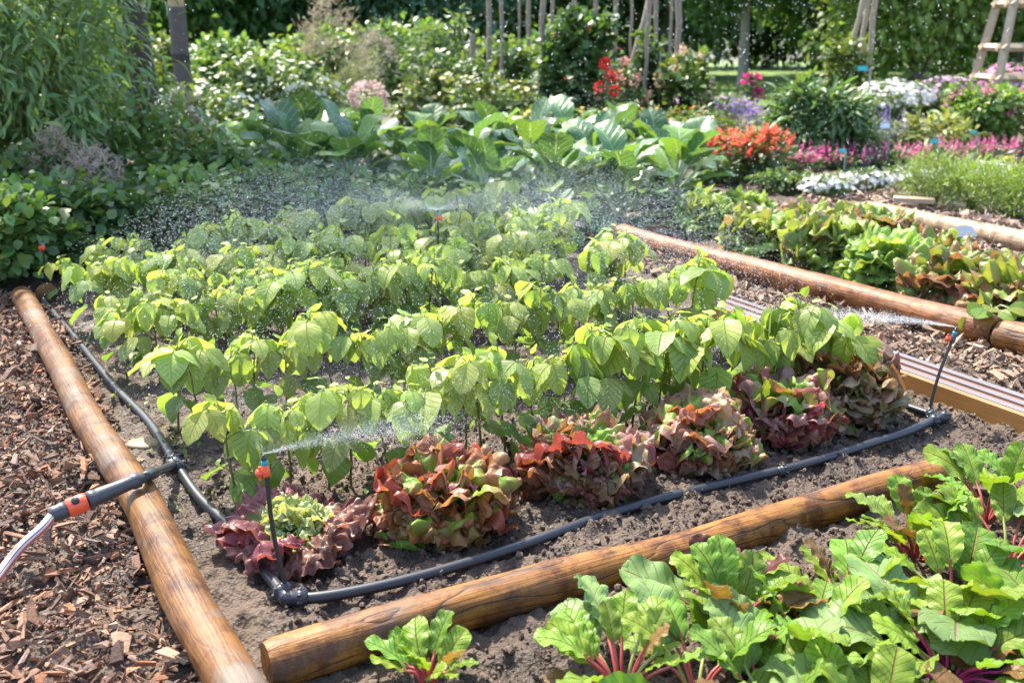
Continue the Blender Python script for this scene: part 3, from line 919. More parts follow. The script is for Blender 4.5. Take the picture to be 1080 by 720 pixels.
for ri, (v, u0, u1, n, h0, h1, lab) in enumerate(ROWS):
    for i in range(n):
        f = i / (n - 1)
        if 0 < i < n - 1 and rb.random() < (.05 if ri else .02): continue
        P = bed(u0 + (u1 - u0) * f + rb.normal(0, .012), v + rb.normal(0, .022) - (.13 * f if ri == 0 else .05 * f))
        P[2] = soil_h(P[0:1], P[1:2])[0] - .004
        s = 1.1 * (h0 + (h1 - h0) * f) * rb.uniform(.88, 1.12)
        l = ENDS[ri] if i == 0 else ENDR[ri] if i == n - 1 else lab
        grp = 'bean plants of row %s' % ['one', 'two', 'three', 'four', 'five', 'six', 'seven'][ri]
        pk = protos[kk % 14]; kk += 1 + (rb.random() < .4)
        if pk.name not in used:
            used.add(pk.name); o = pk; o.location = P; o.rotation_euler = (0, 0, rb.uniform(0, 6.28)); o.scale = (s, s, s); o['label'] = l; o['group'] = grp
        else:
            dup(pk, P, rb.uniform(0, 6.28), s, l, grp)

# ------------------------------------------------------------------ lettuces
def fan_leaf(r, rows=20, cols=48, phi=.6, ruf=.1, bend=1.5, cup=.0, waves=2.6, frill=.035):
    """lettuce leaf: a fan with broad waves, fine frills on the margin and a tip that rolls outwards"""
    a = np.linspace(-1, 1, cols + 1); t = np.linspace(0, 1, rows + 1) ** .75
    Aa, T = np.meshgrid(a, t)
    p = r.uniform(0, 6.28, 7)
    edge = 1 + .05 * np.sin(Aa * 5 + p[0]) + .03 * np.sin(Aa * 13 + p[1])
    Rr = T * edge * (1 - .16 * Aa ** 2 - .10 * Aa ** 4)
    ang = Aa * phi * (.35 + .65 * T)
    X = Rr * np.sin(ang); Yl = Rr * np.cos(ang)
    m = np.clip((np.maximum(T, np.abs(Aa) * T ** .4) - .45) / .55, 0, 1)
    def crumple(wl, n=7):
        o = 0
        for _ in range(n):
            d = r.uniform(0, 6.28); kk = 6.283 / (wl * r.uniform(.75, 1.35))
            o = o + np.sin(kk * (X0 * math.cos(d) + Y0 * math.sin(d)) + r.uniform(0, 6.28))
        return o / math.sqrt(n) * 1.4
    X0, Y0 = X * 1.15, Yl * 1.0
    off = ruf * m ** 1.2 * crumple(.36) + frill * (.25 + .75 * m) * np.minimum(1, T * 2.5) * crumple(.15) + cup * X ** 2
    off = off + ruf * 1.1 * m ** 2.2 * np.sin(Aa * waves * 1.6 * math.pi + p[2])
    X = X + (ruf * .55 * crumple(.33) + frill * .5 * crumple(.13)) * m ** 1.5
    Yl = Yl + (ruf * .35 * crumple(.33) + frill * .5 * crumple(.13)) * m ** 1.5
    th = -bend * T ** 2.6
    ds = np.diff(Yl, axis=0, prepend=0)
    yy = np.cumsum(ds * np.cos(th), 0); zz = np.cumsum(ds * np.sin(th), 0)
    Y = yy - np.sin(th) * off; Z = zz + np.cos(th) * off
    v = np.stack([X, Y, Z], 2).reshape(-1, 3)
    uv = np.stack([(Aa + 1) / 2, T], 2).reshape(-1, 2)
    return (v, uv, grid_faces(rows + 1, cols + 1)), T.ravel(), Aa.ravel()


def lettuce_mesh(seed, R=.145, Hh=.14, edge=(.26, .08, .085), ecol2=(.35, .16, .15), core=(.23, .40, .05), heart=(.29, .47, .07), red=.70, n=64, ruf=.055, cols=68, flat=False, frl=.55):
    """rosette whose leaf tips lie on a dome of radius R and height Hh"""
    r = np.random.default_rng(seed)
    outer, inner = MB(), MB()
    edge, ecol2, core, heart = map(np.array, (edge, ecol2, core, heart))
    for k in range(n):
        f = (k + .5) / n                                   # 0 outside ... 1 centre
        yaw = k * 2.39996 + r.normal(0, .22)
        th = max(.05, 1.50 * (1 - f) ** .60 + r.normal(0, .07))
        rx, rz = R * math.sin(th), Hh * math.cos(th) + .012
        pale = flat and f > .40
        L = math.hypot(rx, rz) * r.uniform(.85, 1.2)
        el = math.atan2(rz, rx) + .30 * (1 - f) + r.normal(0, .10)
        isin = f > .5
        phi = r.uniform(.75, 1.10)
        bend = r.uniform(.7, 2.0)
        if flat:
            if pale: L = r.uniform(.06, .085); bend = r.uniform(.5, 1.6); el = .55 + 1.0 * (f - .4) / .6 + r.normal(0, .15)
            else: L = R * r.uniform(.85, 1.1); phi = r.uniform(.6, .85); el = r.uniform(.35, .75); bend = r.uniform(.9, 1.7)
        tm, T, Aa = fan_leaf(r, 20, cols, phi, ruf * r.uniform(.8, 1.4), bend, r.uniform(-.8, .2), r.uniform(2.3, 4.4), r.uniform(.04, .062) * frl)
        D = np.array([math.cos(yaw) * math.cos(el), math.sin(yaw) * math.cos(el), math.sin(el)])
        hint = np.array([-math.cos(yaw) * math.sin(el), -math.sin(yaw) * math.sin(el), math.cos(el)]) + r.normal(0, .42, 3)
        rd = red + .01 + r.normal(0, .09)
        m = np.maximum(T, np.abs(Aa) * .85 * T ** .35)
        k_ = np.clip((m - rd + .07 * np.sin(Aa * 6 + k) + .05 * np.sin(Aa * 17 + T * 9)) / .18, 0, 1) * r.uniform(.7, 1.0)
        base = (heart if isin and r.random() < .7 else core) * r.uniform(.85, 1.12)
        if pale: k_ = k_ * .04; base = heart * r.uniform(.85, 1.1)
        ed = (edge if r.random() < .55 else ecol2) * r.uniform(.8, 1.25)
        c = base[None] * (1 - k_[:, None]) + ed[None] * k_[:, None]
        w = .3 * np.clip(1 - T * 1.5, 0, 1)[:, None]
        c = c * (1 - w) + np.array((.38, .48, .20)) * w
        p = np.array([math.cos(yaw) * .012, math.sin(yaw) * .012, .006 + .02 * f])
        scatter(inner if isin else outer, tm, p[None], D[None], hint[None], np.array([L]), c[None])
    return outer, inner


def lettuce(loc, label, rotz=0, group=None, mats=None, scale=1.0, **kw):
    o_, i_ = lettuce_mesh(**kw)
    t = thing('lettuce', label, 'lettuce', loc, rotz, group, scale)
    o_.build('outer_leaves', M['lettuce'], t); i_.build('heart', M['lettuce'], t)
    return t


RL = 'red lettuces in the row behind the front log'
lettuce(g(312, 575), 'flat open red lettuce with a pale green heart behind the front left sprinkler', .3, RL, seed=1, R=.150, Hh=.09, edge=(.28, .065, .09), ecol2=(.34, .125, .13), core=(.27, .32, .09), heart=(.44, .54, .22), red=.42, n=50, ruf=.055, flat=True)
lettuce(g(466, 552), 'bronze orange tinted lettuce, second from the front left sprinkler', 1.1, RL, seed=2, R=.142, Hh=.135, edge=(.31, .06, .05), ecol2=(.36, .12, .11), red=.68)
lettuce(g(615, 514), 'red lettuce with a yellow green notch facing the pipe, third in the row', 2.0, RL, seed=3, R=.138, Hh=.135, edge=(.30, .065, .075), ecol2=(.42, .19, .20), red=.70)
lettuce(g(733, 486), 'mottled red and green lettuce leaning on the pinker one, fourth in the row', 3.2, RL, seed=4, R=.130, Hh=.135, edge=(.32, .085, .07), ecol2=(.42, .21, .20), red=.72)
lettuce(g(824, 458), 'pinkish purple frilled lettuce, fifth in the row from the left', 4.0, RL, seed=5, R=.130, Hh=.15, edge=(.34, .06, .09), ecol2=(.45, .20, .23), red=.68)
lettuce(g(892, 436), 'darker bronze lettuce at the right end of the row by the grooved board', 5.0, RL, seed=6, R=.132, Hh=.16, edge=(.28, .10, .08), ecol2=(.38, .24, .19), core=(.25, .32, .08), red=.70)

GL = 'lettuces in the bed behind the reddish log'
gr = dict(frl=.45, edge=(.24, .40, .08), ecol2=(.28, .42, .10), core=(.25, .40, .09), heart=(.34, .48, .13), cols=36)
br = dict(edge=(.34, .17, .10), ecol2=(.34, .12, .10), core=(.25, .38, .08), heart=(.32, .45, .09), red=.80, frl=.45, cols=36)
br2 = dict(frl=.45, edge=(.30, .25, .12), ecol2=(.32, .19, .13), core=(.26, .39, .08), heart=(.30, .43, .09), red=.90, cols=36)
LB = [(g(744, 246), gr, 1.15, 'bright green lettuce standing alone near the far end of the reddish log'),
      (g(800, 268), br2, 1.2, 'bronze green lettuce hanging over the far part of the reddish log'),
      (g(872, 282), br2, 1.3, 'large dull green lettuce behind the middle of the reddish log'),
      (g(934, 298), gr, 1.2, 'fresh green frilly lettuce between two bronze ones behind the reddish log'),
      (g(1004, 316), br, 1.25, 'bronze tipped lettuce right of the fresh green frilly one'),
      (g(1072, 336), br, 1.25, 'reddish brown lettuce at the right border above the log joint'),
      (g(784, 236), gr, .95, 'small green lettuce behind the far bronze lettuce'),
      (g(852, 254), br, 1.1, 'yellowish bronze lettuce in the rear row left of the centre'),
      (g(926, 264), br, 1.2, 'tall red brown lettuce in the rear row before the pale log'),
      (g(988, 284), br, .95, 'brown edged lettuce beside the grey label stake'),
      (g(968, 300), gr, .95, 'green lettuce half hidden between the rear and front rows'),
      (g(1066, 312), br2, .95, 'dark green lettuce in the rear row near the right border'),
      (g(902, 250), br2, .95, 'small dark lettuce at the back of the bed beside the chip path')]
lp = {}
for i, (P, kw, s, lab) in enumerate(LB):
    key = (id(kw), i % 2)
    if key not in lp:
        lp[key] = lettuce(P, lab, i * 1.3, GL, scale=s, seed=20 + i, R=.152, Hh=.150, n=56, ruf=.06, **kw)
    else:
        dup(lp[key], P, i * 1.3, s, lab, GL)
# trailing nasturtium like plant over the log
def round_leaf(bend=.4):
    return leaf_tmpl(4, 4, 1, .95, .45, .45, bend, .1)
t = thing('trailing_plant', 'yellow green round leaved plant trailing over the log at the right border', 'plant', g(1040, 338, .06))
lv, st = MB(), MB(); r = np.random.default_rng(5)
for k in range(13):
    yaw = r.uniform(2.6, 6.0); d = np.array([math.cos(yaw) * .8, math.sin(yaw) * .8, r.uniform(-.5, .7)]); q = d * r.uniform(.03, .11) + np.array([0, -.03, .03])
    tube(st, spline([np.zeros(3), q * .5 + [0, 0, .03], q], 6), .0015, 5, (.18, .24, .06), caps=False)
    put(lv, round_leaf(), q, d + np.array([0, 0, -.5]), np.array([0, -.6, 1.0]) + r.normal(0, .3, 3), r.uniform(.05, .075), (.30, .34, .045) if k % 3 == 0 else (.20, .33, .05))
st.build('stem', M['stem'], t); lv.build('leaves', M['bean'], t)

# ------------------------------------------------------------------ chard and beet plants, front right
def chard(loc, label, seed, n=11, L=(.10, .15), W=.56, pet=(.06, .11), el=(.5, 1.25), col=(.20, .34, .040), mat='chard', stalk=(.36, .07, .06), scale=1.0, az=None, bend=(.3, 1.1), extra_beet=0, big=None, group='chard and beet plants in the front bed'):
    r = np.random.default_rng(seed)
    t = thing('chard_plant', label, 'chard plant', loc, 0, group, scale)
    lv, bt, st = MB(), MB(), MB()
    n = int(n * 1.3); L = (L[0] * .8, L[1] * .86); pet = (pet[0] * .85, pet[1] * .85)
    tot = n + extra_beet
    for k in range(tot):
        beet = k >= n
        yaw = 6.283 * (k + r.uniform(-.3, .3)) / n * (1 if not beet else 1) + seed
        if az is not None and k % 2: yaw = r.uniform(*az)
        e = r.uniform(*el) if not beet else r.uniform(.35, .8)
        pl = r.uniform(*pet) * (1.1 if beet else 1); LL = r.uniform(*L) * (1.45 if beet else 1)
        if big and k in big: LL *= big[k]
        D = np.array([math.cos(yaw) * math.cos(e), math.sin(yaw) * math.cos(e), math.sin(e)])
        hint = np.array([-math.cos(yaw) * math.sin(e), -math.sin(yaw) * math.sin(e), math.cos(e)]) + r.normal(0, .35, 3)
        p0 = np.array([math.cos(yaw) * .008, math.sin(yaw) * .008, -.005])
        q = p0 + D * pl + np.array([0, 0, .01])
        hue = r.random()
        sc = np.array(stalk) if hue < .75 else np.array((.30, .33, .10))
        tube(st, spline([p0, (p0 + q) / 2 + [0, 0, .012], q, q + D * LL * .12], 9), np.linspace(.0034, .0020, 9), 8, sc)
        c = np.array(col) * r.uniform(.72, 1.2) * np.array([r.uniform(.85, 1.25), 1, r.uniform(.8, 1.3)])
        if not beet and r.random() < .12: c = np.array((.22, .12, .045)) * r.uniform(.7, 1.2)
        if beet: c = np.array((.18, .28, .085)) * r.uniform(.85, 1.15)
        tm = leaf_tmpl(18, 10, 1, (W if not beet else .62) * r.uniform(.85, 1.15), .55, .34, r.uniform(*bend), r.uniform(.05, .4), .045, r.uniform(2.5, 4.5), r.uniform(0, 6.28), bul=.024 if not beet else .024, curl=r.uniform(-.1, .3))
        put(bt if beet else lv, tm, q, D, hint, LL, c)
    st.build('stalks', M['stem'], t)
    lv.build('leaves', M[mat], t)
    if extra_beet: bt.build('leaves', M['beet'], t)
    return t


chard(g(452, 722), 'small light green chard plant with one upright leaf before the front log', 51, n=12, L=(.07, .105), pet=(.025, .05), el=(.6, 1.35), W=.5)
chard(g(655, 735), 'light green chard plant with a large dull leaf left of the red stalked one', 52, n=14, L=(.085, .12), extra_beet=2, el=(.5, 1.3))
chard(g(770, 668), 'red stalked chard plant with a maroon leaf in the middle of the front bed', 53, n=11, L=(.09, .13), pet=(.05, .09), extra_beet=1, el=(.6, 1.3))
tdark = chard(g(776, 640), 'dark maroon leaved chard plant behind the red stalked one', 63, n=4, L=(.09, .12), col=(.12, .035, .035), el=(.5, 1.0), pet=(.04, .06))
chard(g(965, 590), 'bushy light green chard plant near the right end of the front log', 54, n=19, L=(.075, .125), pet=(.06, .10), el=(.35, 1.3))
chard(g(890, 655), 'sprawling green chard plant with a red stalk lying sideways', 55, n=16, L=(.10, .14), pet=(.06, .10), el=(.2, 1.1))
chard(g(1062, 600), 'large chard plant with broad dull leaves at the right border', 56, n=13, L=(.10, .15), extra_beet=3, pet=(.08, .12), el=(.5, 1.1))
chard(g(812, 760), 'beet plant with broad grey green leaves at the bottom of the front bed', 57, n=11, L=(.09, .13), extra_beet=4, pet=(.06, .09), el=(.4, 1.0))
chard(g(1000, 720), 'beet plant with arching leaves and magenta stalks at the bottom right', 58, n=10, L=(.10, .14), extra_beet=5, pet=(.08, .12), el=(.5, 1.0), stalk=(.45, .03, .16))
chard(g(925, 790), 'low green chard plant below the arching beet leaves', 59, n=14, L=(.09, .13), extra_beet=3, pet=(.05, .09), el=(.3, 1.2))
chard(g(1120, 700), 'chard plant with big wavy leaves reaching in from the right border', 60, n=9, L=(.12, .17), extra_beet=3, pet=(.08, .12), el=(.4, 1.0))
chard(g(1085, 530), 'farthest chard plant at the right border of the front bed', 61, n=9, L=(.09, .13), pet=(.05, .08), el=(.4, 1.2))

chard(g(735, 735), 'low chard plant between the red stalked one and the bottom edge', 71, n=9, L=(.10, .14), extra_beet=1, el=(.3, 1.1))
chard(g(850, 700), 'dense yellow green chard plant in front of the sprawling one', 72, n=9, L=(.10, .14), extra_beet=1, el=(.3, 1.1))
chard(g(1005, 650), 'leafy chard plant between the bushy one and the arching beet leaves', 73, n=10, L=(.10, .15), extra_beet=2, el=(.3, 1.1))
chard(g(1040, 548), 'tall light green chard plant beyond the end of the front log', 74, n=9, L=(.10, .14), extra_beet=1, el=(.4, 1.2))
# ---- little weeds in the bean bed
mbw = MB(); r = np.random.default_rng(77); tmw = leaf_tmpl(3, 2, 1, .55, .5, .6, .5, .2)
n = 260
p = np.concatenate([sample_poly([bed(.1, .45), bed(1.0, .45), bed(.9, .62), bed(.12, .62)], 130, r), sample_poly([bed(-.02, .7), bed(.12, .7), bed(.08, 2.2), bed(-.06, 2.2)], 130, r)])
yaw = r.uniform(0, 6.28, n); P = np.stack([p[:, 0], p[:, 1], soil_h(p[:, 0], p[:, 1]) + .006], 1)
scatter(mbw, tmw, P, np.stack([np.cos(yaw), np.sin(yaw), r.uniform(.2, 1.3, n)], 1), np.tile([0, 0, 1.0], (n, 1)), r.uniform(.008, .022, n), vary((.19, .30, .05), n))
structure(mbw.build('weed_seedlings', M['bean']), 'stuff')

# ------------------------------------------------------------------ cabbages
def cabbage(loc, label, seed, scale=1.0):
    r = np.random.default_rng(seed)
    t = thing('cabbage_plant', label, 'cabbage plant', loc, 0, 'broad leaved cabbage plants behind the beans', scale)
    lv, st = MB(), MB(); n = 26
    tube(st, [[0, 0, -.02], [0, 0, .08], [.01, 0, .20]], [.018, .016, .012], 8, (.25, .30, .17))
    for k in range(n):
        f = k / n; yaw = k * 2.4 + r.normal(0, .2); e = .15 + 1.15 * f + r.normal(0, .15)
        p = np.array([0, 0, .03 + .17 * f]); D = np.array([math.cos(yaw) * math.cos(e), math.sin(yaw) * math.cos(e), math.sin(e)])
        q = p + D * r.uniform(.08, .20); LL = r.uniform(.17, .255)
        tube(st, spline([p, (p + q) / 2, q, q + D * .04], 6), np.linspace(.008, .005, 6), 7, (.42, .48, .32))
        hint = np.array([-math.cos(yaw) * math.sin(e), -math.sin(yaw) * math.sin(e), math.cos(e) + .25]) + r.normal(0, .3, 3)
        c = np.array((.09, .185, .07)) * r.uniform(.75, 1.3)
        if r.random() < .35: c = np.array((.17, .30, .055)) * r.uniform(.9, 1.2)
        tm = leaf_tmpl(9, 8, 1, r.uniform(.68, .9), .5, .38, r.uniform(.3, 1.3), r.uniform(.0, .35), .04, r.uniform(1.5, 3), r.uniform(0, 6), curl=r.uniform(-.2, .3))
        put(lv, tm, q, D, hint, LL, c)
    st.build('stem', M['stem'], t); lv.build('leaves', M['kale'], t)
    return t


cp = [cabbage((0, 0, -5), 'x', 300 + k) for k in range(5)]
CB = [(455, 236, .9), (515, 244, .95), (585, 246, 1.0), (655, 238, 1.0), (712, 226, 1.05), (560, 214, 1.05), (630, 212, 1.05), (690, 206, 1.0), (490, 212, 1.0), (430, 214, .95),
      (372, 222, 1.1), (312, 218, 1.1), (520, 192, 1.05), (600, 190, 1.05), (450, 190, 1.0), (390, 192, 1.0), (332, 198, 1.15), (278, 204, 1.05), (660, 186, 1.0)]
CL = ['broad leaved cabbage plant, %s' % s for s in (
    'front left one above the rearmost beans', 'second of the front row above the rearmost beans', 'centre of the front row with drooping lower leaves', 'front row, left of the end plant by the log',
    'at the right end above the reddish log', 'middle row, behind the centre front plant', 'middle row, below the tall climbing plant', 'middle row, near the orange flowers',
    'middle row, left of the centre', 'middle row, behind the dark leafy mounds', 'rising behind the dark leafy mounds at their right end', 'left end of the middle row over the dark mounds',
    'back row, under the thin stakes', 'back row, under the climbing plant with red flowers', 'back row, left of the stakes', 'back row, below the round pink flower head', 'back row, right of the white flowering bush',
    'back row, below the white flowering bush', 'back row right end, by the small mixed flowers')]
for i, (x, y, s) in enumerate(CB):
    P = g(x, y)
    if i < 5:
        o = cp[i]; o.location = P; o.rotation_euler = (0, 0, i * 1.1); o.scale = (s,) * 3; o['label'] = CL[i]
    else:
        dup(cp[i % 5], P, i * 1.7, s, CL[i])

# ------------------------------------------------------------------ generic bushes, flowers, trees
TM = dict(
    oval=leaf_tmpl(3, 2, 1, .55, .55, .7, .5, .25),
    round=leaf_tmpl(3, 2, 1, .85, .5, .5, .4, .2),
    lance=leaf_tmpl(4, 2, 1, .20, .6, .9, .9, .25),
    narrow=leaf_tmpl(3, 2, 1, .13, .6, .9, .5, .25),
    petal=leaf_tmpl(2, 2, 1, .7, .6, .4, .4, .1),
    simple=leaf_tmpl(2, 2, 1, .6, .5, .6, .4, .3),
)


def clump_points(r, n, rad, nclump, spread=.28, shell=.72, zc=None):
    """points in the crown volume of half axes rad, gathered into clumps; returns points and outward directions"""
    rad = np.array(rad)
    c = sph(nclump, r) * (shell + (1 - shell) * r.random((nclump, 1))) * r.uniform(.55, 1, (nclump, 1))
    k = r.integers(0, nclump, n)
    q = c[k] + r.normal(0, spread, (n, 3)) * .6
    return q * rad, norm(q + 1e-6)


def bush(name, label, cat, base, rad, n, leaf, lsize, col, seed, mat='foliage', h0=.0, nclump=30, droop=.2, group=None, stems=10, flowers=None, stemcol=(.14, .12, .06), hue=.18, spread=.28):
    """a leafy plant: stems from the base, leaves through the crown, optional flowers"""
    r = np.random.default_rng(seed)
    t = thing(name, label, cat, base, 0, group)
    rad = np.array(rad, float); ctr = np.array([0, 0, rad[2] * .95 + h0])
    q, out = clump_points(r, n, rad, nclump, spread)
    P = q + ctr
    P[:, 2] = np.abs(P[:, 2]) * .98 + .012
    D = norm(out * .7 + r.normal(0, .55, (n, 3)) + np.array([0, 0, .25 - droop]))
    Hn = np.array([0, 0, 1.0]) + r.normal(0, .45, (n, 3)) + out * .3
    lv = MB(); scatter(lv, TM[leaf], P, D, Hn, lsize * r.uniform(.6, 1.25, n), vary(col, n, .25, hue, r))
    st = MB()
    for k in range(stems):
        e = P[r.integers(0, n)] * np.array([.9, .9, .95])
        tube(st, spline([np.array([e[0] * .12, e[1] * .12, -.03]), np.array([e[0] * .45, e[1] * .45, e[2] * .55]), e], 6), np.linspace(.012, .004, 6) * min(1.0, .5 + rad[2]), 5, stemcol, caps=False)
    st.build('stems', M['stake'], t); lv.build('leaves', M[mat], t)
    if flowers:
        add_flowers(t, r, rad, ctr, **flowers)
    return t


def add_flowers(t, r, rad, ctr, n=30, kind='disc', size=.03, col=(.7, .7, .7), length=.2, mat='petal', k=.15, name='flower'):
    d = sph(n * 3, r); d = d[d[:, 2] > -.12][:n]; m = len(d)
    PP = d * np.array(rad) * r.uniform(.85, 1.08, (m, 1)) + ctr
    PP[:, 2] = np.maximum(PP[:, 2], .05)
    one = m <= 60 and kind != 'plume'                              # few enough to count: every bloom a part
    fl = MB()
    for i in range(m):
        if one: fl = MB()
        p, dd = PP[i], d[i]
        if kind == 'disc':
            nrm = norm(dd * .6 + np.array([0, -.25, .6]) + r.normal(0, .25, 3))
            f = frame(np.cross(nrm, r.normal(size=3))[None], nrm[None])[0]
            a = np.arange(6) * math.pi / 3
            D = f[None, :, 1] * np.cos(a)[:, None] + f[None, :, 0] * np.sin(a)[:, None] + nrm * .25
            q = 6; P = np.tile(p, (q, 1)); Hn = np.tile(nrm, (q, 1)); S = size * .55 * r.uniform(.7, 1.2) * r.uniform(.85, 1.15, q); tm = 'petal'
        elif kind == 'head':
            q = 22; D = sph(q, r); D[:, 2] += .25
            P = p + D * size * .25; Hn = sph(q, r); S = size * .45 * r.uniform(.7, 1.2, q); tm = 'petal'
        elif kind == 'spike':
            q = 18; f = np.arange(q) / q; yaw = r.uniform(0, 6.28, q); D = np.stack([np.cos(yaw), np.sin(yaw), np.full(q, .5)], 1)
            ln = norm(np.append(r.normal(0, .16, 2), 1.0))
            P = p + ln * (f * length * r.uniform(.75, 1.25))[:, None]; Hn = D * .2 + [0, 0, 1.0]; S = size * (1 - .65 * f) * r.uniform(.7, 1.2, q); tm = 'petal'
        else:
            q = 26; D = norm(sph(q, r) * .8 + np.array([0, 0, .6]))
            P = p + sph(q, r) * size * r.random((q, 1)); Hn = sph(q, r); S = size * .55 * r.uniform(.6, 1.3, q); tm = 'narrow'
        scatter(fl, TM[tm], P, D, Hn, S, vary(np.array(col) * r.uniform(1 - k, 1 + k * .6), q, k * .6, k * .4, r))
        if one: fl.build(name, M[mat], t)
    if not one:
        fl.build(name if name == 'plumes' else 'flowers', M[mat], t)['kind'] = 'stuff'


# --- left: tall willowy bush, dry plumes, dark mounds
bush('tall_shrub', 'tall willowy green shrub with narrow drooping leaves at the left border', 'shrub', atd(30, 5.6), (.68, .55, .85), 7500, 'lance', .105, (.21, .33, .12), 401, droop=.5, nclump=70, stems=26)
bush('tall_shrub', 'second narrow leaved green shrub rising behind the tall one at the top left', 'shrub', atd(45, 6.8), (.62, .5, 1.0), 5500, 'lance', .12, (.20, .32, .11), 402, droop=.7, nclump=50, stems=20)
DM = 'dark leafy mounds left of the cabbages'
for i, (x, y, R_, h_, lab) in enumerate([
        (-5, 300, .34, .19, 'dark green leafy mound at the left border beside the log end'), (55, 282, .36, .19, 'dark small leaved mound behind the round stump'),
        (130, 268, .36, .19, 'dark leafy mound behind the rearmost left bean plants'), (205, 258, .36, .18, 'leafy mound in the middle of the dark group'),
        (285, 250, .36, .17, 'leafy mound behind the rear bean row, left of the cabbages'), (358, 250, .32, .15, 'dark mound at the right end of the group against the cabbages'),
        (165, 230, .44, .30, 'taller leafy mound in the second rank under the willowy shrub'), (245, 230, .38, .20, 'leafy mound in the second rank left of the first cabbage'),
        (60, 250, .42, .23, 'leafy mound below the dry pink plumes'), (415, 250, .28, .13, 'small dark mound squeezed between beans and cabbages')]):
    bush('leafy_mound', lab, 'plant', g(x, y), (R_, R_ * .8, h_), 2400, 'round', .046, (.105, .19, .06) if i % 3 else (.15, .25, .07), 410 + i, nclump=34, droop=.1, stems=8, group=DM)
PL = 'dry feathery flower plants'
for i, (x, Y, z, s, c, lab) in enumerate([
        (68, 5.0, .30, 1.0, (.42, .32, .25), 'dry tan feathery plant below the willowy shrub'), (108, 4.9, .17, 1.2, (.48, .36, .32), 'pinkish dry plume plant among the dark mounds'),
        (195, 6.5, .42, 1.0, (.40, .34, .24), 'tan plume plant beside the willowy shrub'), (355, 10.5, .80, 2.2, (.50, .42, .30), 'tall beige plume plant at the top beside the white bush'),
        (400, 11.5, .60, 1.6, (.46, .38, .32), 'second beige plume plant right of the tall one'), (375, 9.3, .30, 1.6, (.36, .36, .16), 'yellowish feathery plant behind the round pink flower')]):
    P = atd(x, Y)
    bush('feathery_plant', lab, 'plant', P, (.13 * s, .12 * s, .12 * s + z * .4), 260, 'narrow', .09, (.12, .17, .06), 440 + i, h0=z * .2, group=PL, stems=7,
         flowers=dict(n=44, kind='plume', size=.055 * s, col=c, mat='plume', name='plumes'))
# --- white flowering bush and back left bed
bush('flowering_bush', 'white flowering bush behind the cabbages on the left', 'bush', atd(285, 9.0), (.62, .45, .42), 2600, 'oval', .075, (.12, .19, .065), 460, flowers=dict(n=95, size=.06, col=(.62, .62, .46)))
bush('flowering_bush', 'lower white flowering bush to the left of the larger one', 'bush', atd(225, 8.2), (.42, .35, .30), 1500, 'oval', .07, (.13, .21, .06), 461, flowers=dict(n=60, size=.06, col=(.66, .66, .55)))
t = thing('round_flower', 'single large pale pink flower head on a stalk behind the cabbages', 'flower', atd(391, 8.2))
mb = MB(); tube(mb, [[0, 0, -.02], [0.01, 0, .25], [0, 0, .48]], .007, 7, (.15, .22, .07)); mb.build('stalk', M['stem'], t)
fl = MB(); r = np.random.default_rng(9); d = sph(420, r)
scatter(fl, TM['petal'], d * np.array([.125, .11, .10]) + [0, 0, .49], d, sph(420, r), r.uniform(.025, .045, 420), vary((.66, .50, .46), 420)); fl.build('flower_head', M['petal'], t)
for i, (x, Y, rad, n, leaf, ls, c, fl_, lab) in enumerate([
        (455, 9.6, (.34, .3, .34), 1100, 'oval', .08, (.15, .21, .06), dict(n=26, size=.05, col=(.66, .55, .22)), 'loose yellowish green flower plant right of the pink flower head'),
        (505, 9.2, (.30, .3, .33), 1000, 'oval', .075, (.13, .19, .05), dict(n=26, size=.05, col=(.70, .66, .52)), 'pale flowering plant under the short stakes'),
        (475, 10.5, (.45, .3, .40), 1400, 'oval', .08, (.10, .17, .05), dict(n=10, size=.07, col=(.80, .25, .03)), 'plant with a few orange flowers behind the pale flowering one'),
        (545, 10.0, (.34, .3, .26), 1100, 'oval', .08, (.14, .20, .05), dict(n=40, size=.045, col=(.72, .62, .30)), 'low yellow flowered plant at the foot of the stakes'),
        (612, 10.2, (.40, .36, .58), 3200, 'round', .095, (.085, .165, .045), dict(n=22, size=.07, col=(.78, .22, .06)), 'tall climbing plant with orange flowers wound round the stakes'),
        (650, 9.7, (.26, .26, .36), 1000, 'oval', .075, (.12, .19, .05), dict(n=14, size=.085, col=(.72, .38, .30), kind='head'), 'dahlia plant with salmon flower heads beside the climbing plant'),
        (715, 10.0, (.32, .3, .40), 1500, 'round', .08, (.15, .22, .055), dict(n=16, size=.08, col=(.76, .52, .34), kind='head'), 'pale orange flowering plant right of the slanted stakes'),
        (590, 8.8, (.40, .3, .20), 1100, 'oval', .06, (.17, .22, .05), dict(n=45, size=.04, col=(.66, .46, .12)), 'low yellow green plant behind the cabbages'),
        (665, 8.6, (.45, .3, .20), 1300, 'oval', .055, (.17, .22, .06), dict(n=45, size=.04, col=(.72, .40, .10)), 'low plant with small orange flowers behind the right cabbages'),
        (725, 8.6, (.36, .3, .20), 1000, 'oval', .05, (.15, .21, .05), dict(n=40, size=.035, col=(.66, .22, .08)), 'low reddish flowered plant next to the orange flower clump'),
]):
    bush('flowering_plant', lab, 'plant', atd(x, Y), rad, n, leaf, ls, c, 470 + i, flowers=fl_, group='mixed flowers behind the cabbages')
t = thing('dahlia', 'bright red dahlia plant left of the slanted stakes', 'flower', atd(638, 9.4))
mb = MB(); tube(mb, [[0, 0, -.02], [.01, 0, .3], [0, 0, .62]], .007, 6, (.12, .19, .06)); mb.build('stalk', M['stem'], t)
fl = MB()
